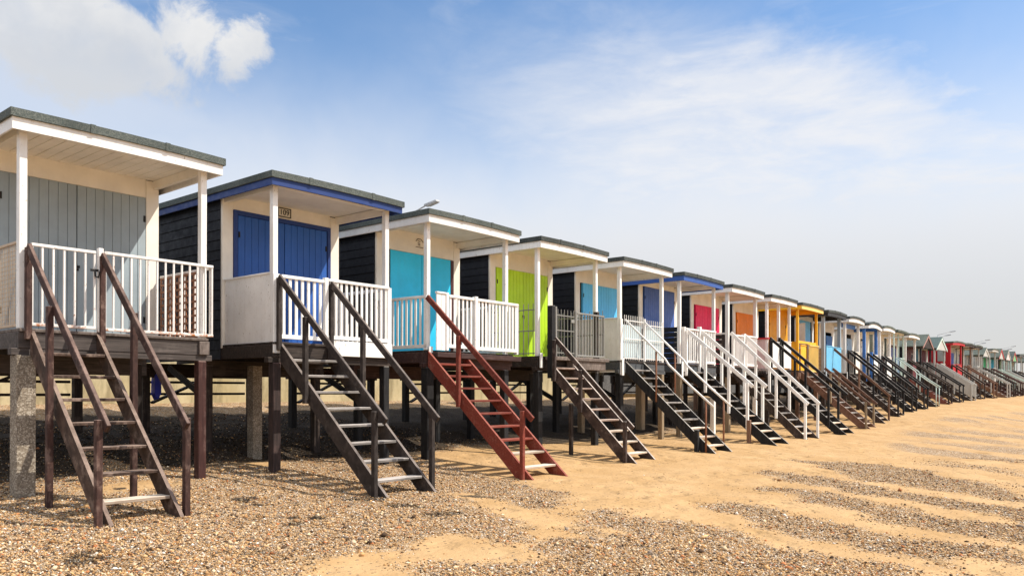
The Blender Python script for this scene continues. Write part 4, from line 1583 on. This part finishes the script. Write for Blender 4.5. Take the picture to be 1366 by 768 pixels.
def hut14():
    W = 2.4
    PG = paint('pale_mint_paint', (0.55, 0.68, 0.62), .2)
    t = hut_root(14, X(14), 'beach hut with three thin mint posts and a slate blue half door', W)
    stilts(t, W, 0, REDBROWN)
    deck(t, W, UNDER, 0, REDBROWN)
    room(t, W, paint('grey_green_boards', (0.20, 0.22, 0.18), .2), CREAM, 2.6 + EYE)
    boarded_doors(t, .3, W - .3, DECK + .01, 2.595 + EYE, PORCH + .02, paint('off_white_door', (0.60, 0.57, 0.50), .2))
    flat_roof(t, W, FELTG, FELTG, FELTG, rise=.02, top=ROOF - .02, drop=.06)
    porch_posts(t, W, PG, xs=(0, 1.1, W), size=.07, z0=DECK, top=POST_TOP + .1)
    section(t, 'side_panel', REDBROWN, (-.01, .1), (-.01, PORCH), 'boards', DECK - .2, RAILZ)
    section(t, 'gate', paint('slate_blue_gate', (0.13, 0.20, 0.29), .2), (.1, -.02), (1.0, -.02), 'boards', DECK - .05, RAILZ)
    section(t, 'railing', PG, (1.1, -.02), (W - .05, -.02), 'slim', DECK, RAILZ, .12)
    zf = foot(t, .6, 1.95)
    staircase(t, .1, .98, -1.95, zf, DARKW, 8, GREYTREAD, rails='LR', post_ts=(.02, .5, .96), rail_mat=PG, rail_style='tube', worn_last=1, hr=.98)


def hut15():
    W = 2.3
    t = hut_root(15, X(15), 'white-framed beach hut with maroon front boards and brown railed stairs before the dark gabled hut', W)
    stilts(t, W, 0, REDBROWN)
    deck(t, W, UNDER, 0, REDBROWN)
    room(t, W, paint('grey_green_boards', (0.20, 0.22, 0.18), .2), CREAM, 2.5 + EYE)
    fr = board(t, 'window', paint('dull_red_frame', (0.13, 0.02, 0.025), .1), .4, W - .3, PORCH - .01, PORCH + .03, DECK + .55, 2.45 + EYE)
    board(fr, 'pane', door_mat('violet_blue_glass', (0.10, 0.14, 0.36)), .48, W - .38, PORCH - .025, PORCH - .012, DECK + .62, 2.36 + EYE)
    board(t, 'front_wall', CREAM, .134, W - .134, PORCH + .003, PORCH + .03, DECK, DECK + .548)
    flat_roof(t, W, WHITE, WHITE, FELTG, rise=.06)
    porch_posts(t, W, WHITE, size=.11, z0=DECK - .2)
    section(t, 'side_panel', REDBROWN, (-.01, .1), (-.01, PORCH), 'boards', DECK - .2, RAILZ - .1)
    section(t, 'railing', paint('maroon_boards', (0.12, 0.015, 0.022), .2), (.95, -.02), (W - .05, -.02), 'boards', DECK - .1, RAILZ - .1)
    zf = foot(t, .6, 2.1)
    staircase(t, .1, .9, -2.1, zf, paint('red_brown_stair', (0.20, 0.055, 0.038), .4), 9, GREYTREAD, rails='LR', post_ts=(.02, .5, .96), rail_mat=DARKW, worn_last=1, hr=.95, post_mat=DARKW)


def gable_hut(i, label, W, wallmat, frontmat, doorm, felt, barge, gablem, postm, stair, rails, yf, gate=None, win=None, rise=.72, solid=False, steps=8, eave=None, stripes=None):
    t = hut_root(i, X(i), label, W)
    stilts(t, W, 0, DARKW)
    deck(t, W, UNDER, bev=0)
    e = gable_roof(t, W, felt, barge, gablemat=gablem, rise=rise, eave=eave)
    mb = MB(0)
    cladding(mb, PORCH, BACK, DECK - .2, e - .02, -.02, -1, .15)
    mb.box(-.019, .02, PORCH + .01, BACK, DECK - .2, e - .02, 0)
    mb.build('wall', wallmat, t)
    mb = MB(0)
    cladding(mb, PORCH, BACK, DECK - .2, e - .02, W + .02, 1, .15)
    mb.box(W - .02, W + .019, PORCH + .01, BACK, DECK - .2, e - .02, 0)
    mb.build('wall', wallmat, t)
    fb = MB(0)
    fb.extrude([(.025, DECK), (W - .025, DECK), (W - .025, e), (W / 2, e + rise - .12), (.025, e)], PORCH + .004, PORCH + .05, 'y')
    fb.build('front_wall', frontmat, t)
    boarded_doors(t, W * .28, W * .72, DECK + .01, DECK + 1.75, PORCH - .01, doorm, hinge=False)
    if stripes is not None:
        for x in (.08, W * .74):
            wb = board(t, 'window', stripes, x, x + .42, PORCH - .012, PORCH + .003, DECK + .6, DECK + 1.5)
            board(wb, 'pane', NAVY, x + .08, x + .34, PORCH - .02, PORCH - .013, DECK + .68, DECK + 1.42)
    porch_posts(t, W, postm, size=.09, z0=DECK, top=e - .1)
    section(t, 'side_panel', gate or frontmat, (-.0, .1), (-.0, PORCH), 'boards', DECK - .1, RAILZ - .05)
    section(t, 'front_panel', gate or frontmat, (.98, -.02), (W - .05, -.02), 'boards', DECK - .1, RAILZ - .05)
    zf = foot(t, .5, -yf)
    st = staircase(t, .08, .92, yf, zf, stair, steps, GREYTREAD, rails='LR', post_ts=(.02, .5, .96), rail_mat=rails, worn_last=1, hr=.92)
    if solid:
        for x in (.03, .95):
            sb = MB(.004)
            m = (DECK - zf) / (-.035 - yf)
            sb.extrude([(-.06, DECK + .86), (-.06, DECK + .1), (yf + .05, zf + .18), (yf + .05, zf + .9)], x, x + .024, 'x')
            sb.build('side_board', rails, st)
    return t


def flat_hut(i, label, W, wallmat, frontmat, doorm, fascia, postm, stair, rails, yf, front=None, front_style='boards', side=None, side_style='boards', felt=FELT, rise=.05,
             steps=8, xs=None, size=.085, door=(.3, -.3), rail_style='timber', top=ROOF, ceil=CREAM, solid=False, sides='LR'):
    t = hut_root(i, X(i), label, W)
    stilts(t, W, 0, DARKW)
    deck(t, W, UNDER, bev=0)
    room(t, W, wallmat, frontmat, 2.5 + EYE, top=top)
    boarded_doors(t, door[0], W + door[1], DECK + .01, 2.495 + EYE, PORCH + .0, doorm, hinge=False)
    board(t, 'front_wall', frontmat, .134, W - .134, PORCH + .033, PORCH + .05, DECK, 2.498 + EYE)
    flat_roof(t, W, fascia, fascia, felt, rise=rise, top=top, ceil=ceil)
    porch_posts(t, W, postm, xs=xs, size=size, z0=DECK, top=top - .2)
    if side:
        section(t, 'side_panel', side, (-.0, .1), (-.0, PORCH), side_style, DECK - .1, RAILZ - .03)
    if front:
        section(t, 'front_panel', front, (1.0, -.02), (W - .05, -.02), front_style, DECK - .05, RAILZ - .02)
    zf = foot(t, .5, -yf)
    st = staircase(t, .08, .94, yf, zf, stair, steps, GREYTREAD, rails=sides, post_ts=(.02, .5, .96), rail_mat=rails, rail_style=rail_style, worn_last=1, hr=.92)
    if solid:
        for x in (.03, .95):
            sb = MB(.004)
            sb.extrude([(-.06, DECK + .86), (-.06, DECK + .1), (yf + .05, zf + .18), (yf + .05, zf + .9)], x, x + .024, 'x')
            sb.build('side_board', rails, st)
    return t


for k, fn in enumerate((hut1, hut2, hut3, hut4, hut5, hut6, hut7, hut8, hut9, hut10, hut11, hut12, hut13, hut14, hut15)):
    PORCH = 1.36 - .028 * k               # the porches get a little shallower along the row
    fn()

OFFW = paint('weathered_off_white', (0.50, 0.49, 0.45), .35, (0.30, 0.26, 0.2), .55)
MAROON = paint('maroon_boards', (0.12, 0.015, 0.022), .2)
MINT = paint('pale_mint_paint', (0.55, 0.68, 0.62), .2)
RED = paint('pillarbox_red', (0.50, 0.012, 0.018), .12, (0.3, 0.05, 0.05))
TEAL = paint('teal_paint', (0.02, 0.17, 0.22), .15)
COBALT = paint('cobalt_paint', (0.02, 0.08, 0.42), .12)
gable_hut(16, 'dark maroon gabled beach hut with grey-green felt roof and pale striped windows', 2.2, NAVY, MAROON, MAROON, FELTG, paint('dusty_pink_trim', (0.42, 0.22, 0.19), .2), DARKW,
          BLACKW, DARKW, BLACKW, -2.0, gate=DARKW, stripes=OFFW)
gable_hut(17, 'pale mint and white gabled beach hut with white boarded stair sides', 2.1, TEAL, OFFW, MAROON, paint('teal_roof_felt', (0.075, 0.115, 0.105), .4), MINT, OFFW,
          OFFW, DARKW, OFFW, -2.0, gate=OFFW, solid=True)
t18 = flat_hut(18, 'pillarbox red beach hut with red half door and a wide side window', 2.3, RED, RED, TEAL, RED, RED, DARKW, DARKW, -1.7,
               front=RED, side=RED, felt=FELTG, rise=.06)
w18 = board(t18, 'window', RED, -.075, -.046, 1.5, 3.2, DECK + .95, 2.45 + EYE)
board(w18, 'pane', paint('curtained_pane', (0.40, 0.40, 0.36), .2), -.088, -.076, 1.62, 3.08, DECK + 1.05, 2.35 + EYE)
p18 = board(t18, 'side_wall', RED, -.03, .0, .1, PORCH, RAILZ - .028, ROOF - .2)
board(p18, 'pane', paint('curtained_pane', (0.40, 0.40, 0.36), .2), -.045, -.031, .3, PORCH - .2, RAILZ + .15, ROOF - .45)
section(t18, 'gate', RED, (.05, -.03), (.9, -.03), 'boards', DECK - .1, RAILZ - .05)
flat_hut(19, 'dark brown beach hut with brown posts and a cobalt blue door', 2.2, DARKW, OFFW, COBALT, DARKW, BROWNW, DARKW, BROWNW, -1.8, front=BROWNW, side=DARKW, door=(.7, -.5))
flat_hut(20, 'beach hut with white posts, white balusters and a violet door', 2.2, OFFW, OFFW, door_mat('violet_door', (0.12, 0.10, 0.30)), DARKW, OFFW, BROWNW, OFFW, -2.1, front=OFFW,
         front_style='slim', side=OFFW, side_style='slim', felt=FELTG, door=(.8, -.6))
gable_hut(21, 'small white gabled beach hut with white posts between two flat-roofed huts', 2.0, OFFW, OFFW, paint('grey_door', (0.3, 0.32, 0.33), .2), FELTG, OFFW, OFFW, OFFW, REDBROWN, DARKW, -2.0, gate=OFFW, rise=.55)
flat_hut(22, 'plain cream beach hut with dark red-brown stairs', 2.1, OFFW, OFFW, OFFW, OFFW, OFFW, REDBROWN, REDBROWN, -2.0, front=OFFW, side=OFFW, felt=FELTG)
gable_hut(23, 'beach hut with a bright green front and a cream and red gable', 2.0, OFFW, paint('emerald_paint', (0.06, 0.50, 0.20), .1), paint('emerald_paint', (0.06, 0.50, 0.20), .1), FELTG, RED, OFFW, OFFW, DARKW, MINT, -2.0, gate=MINT)
gable_hut(24, 'beach hut with a cyan blue front and a pink and white gable', 2.0, OFFW, paint('cyan_paint', (0.03, 0.42, 0.58), .1), paint('cyan_paint', (0.03, 0.42, 0.58), .1), FELTG, OFFW, paint('pale_pink_slats', (0.74, 0.60, 0.58), .2), MINT, DARKW, OFFW, -1.9,
          gate=OFFW, solid=True)
gable_hut(25, 'black beach hut with a red and green trimmed gable', 2.0, NAVY, NAVY, paint('olive_green_door', (0.16, 0.27, 0.08), .1), FELT, RED, paint('leaf_green_trim', (0.18, 0.45, 0.20), .1), MINT, DARKW, BLACKW, -1.8, gate=DARKW)
flat_hut(26, 'grey beach hut with pale posts at the far end of the row', 2.2, paint('mid_grey_boards', (0.22, 0.22, 0.21), .2), paint('mid_grey_boards', (0.22, 0.22, 0.21), .2), OFFW, paint('dark_grey_fascia', (0.07, 0.07, 0.07), .1), OFFW, DARKW, DARKW, -1.8, front=OFFW, side=OFFW)
gable_hut(27, 'white gabled beach hut partly cut off by the right edge of the view', 2.0, OFFW, OFFW, OFFW, FELTG, OFFW, OFFW, OFFW, DARKW, DARKW, -1.8, gate=OFFW)


# ------------------------------------------------------------------ promenade lamps
def lamp(x, y, label):
    t = thing('street_lamp', label, 'street lamp', (x, y), 0, 'street lamps along the promenade', 2.06)
    GM = paint('galvanised_steel', (0.50, 0.51, 0.52), .2)
    mb = MB(0)
    mb.tube([(0, 0, 2.06), (0, 0, 3.2), (0, 0, 7.78)], [.085, .075, .05], 10)
    mb.build('pole', GM, t, True)
    for z, L, s in ((7.75, 1.3, 1.0), (7.34, .8, 1.0)):
        a = MB(0)
        a.tube([(0, 0, z), (0, -.15, z + .04), (0, -L, z + .34)], .03, 8)
        ar = a.build('arm', GM, t, True)
        h = MB(.03)
        h.beam((0, -L + .05, z + .32), (0, -L - .58, z + .40), .22, .09)
        h.build('lamp_head', GM, ar)
        g = MB(.01)
        g.beam((0, -L - .1, z + .285), (0, -L - .52, z + .355), .18, .04)
        g.build('lamp_lens', paint('lamp_lens', (0.6, 0.6, 0.58), .1), ar)


LN = ['promenade street lamp above the turquoise-doored hut, largest of the lamps', 'promenade street lamp hidden behind the hut with dusty blue doors', 'promenade street lamp showing just above the yellow hut roof',
      'promenade street lamp behind the huts', 'promenade street lamp with two arms above the white gabled hut', 'promenade street lamp above the brown-posted hut',
      'most distant promenade street lamp near the right end of the row']
for k in (0, 4, 5, 6):
    lamp(20.4 + 20.85 * k, 22.6, LN[k])


# ------------------------------------------------------------------ blue sack
def sack():
    mb = MB(.03)
    mb.extrude([(6.74, 1.28), (6.80, 1.16), (6.86, 1.3), (6.86, 1.62), (6.82, 1.70), (6.75, 1.6)], 13.9, 14.04, 'y')
    mb.box(6.77, 6.83, 13.94, 13.99, 1.66, 1.80)
    o = mb.build('blue_sack', paint('blue_cloth', (0.03, 0.05, 0.55), .1))
    tag(o, 'bright blue sack seen among the dark stilts behind the stairs of the grey-doored hut', 'sack')


sack()

for o in bpy.data.objects:
    if '_g' in o:
        del o['_g']
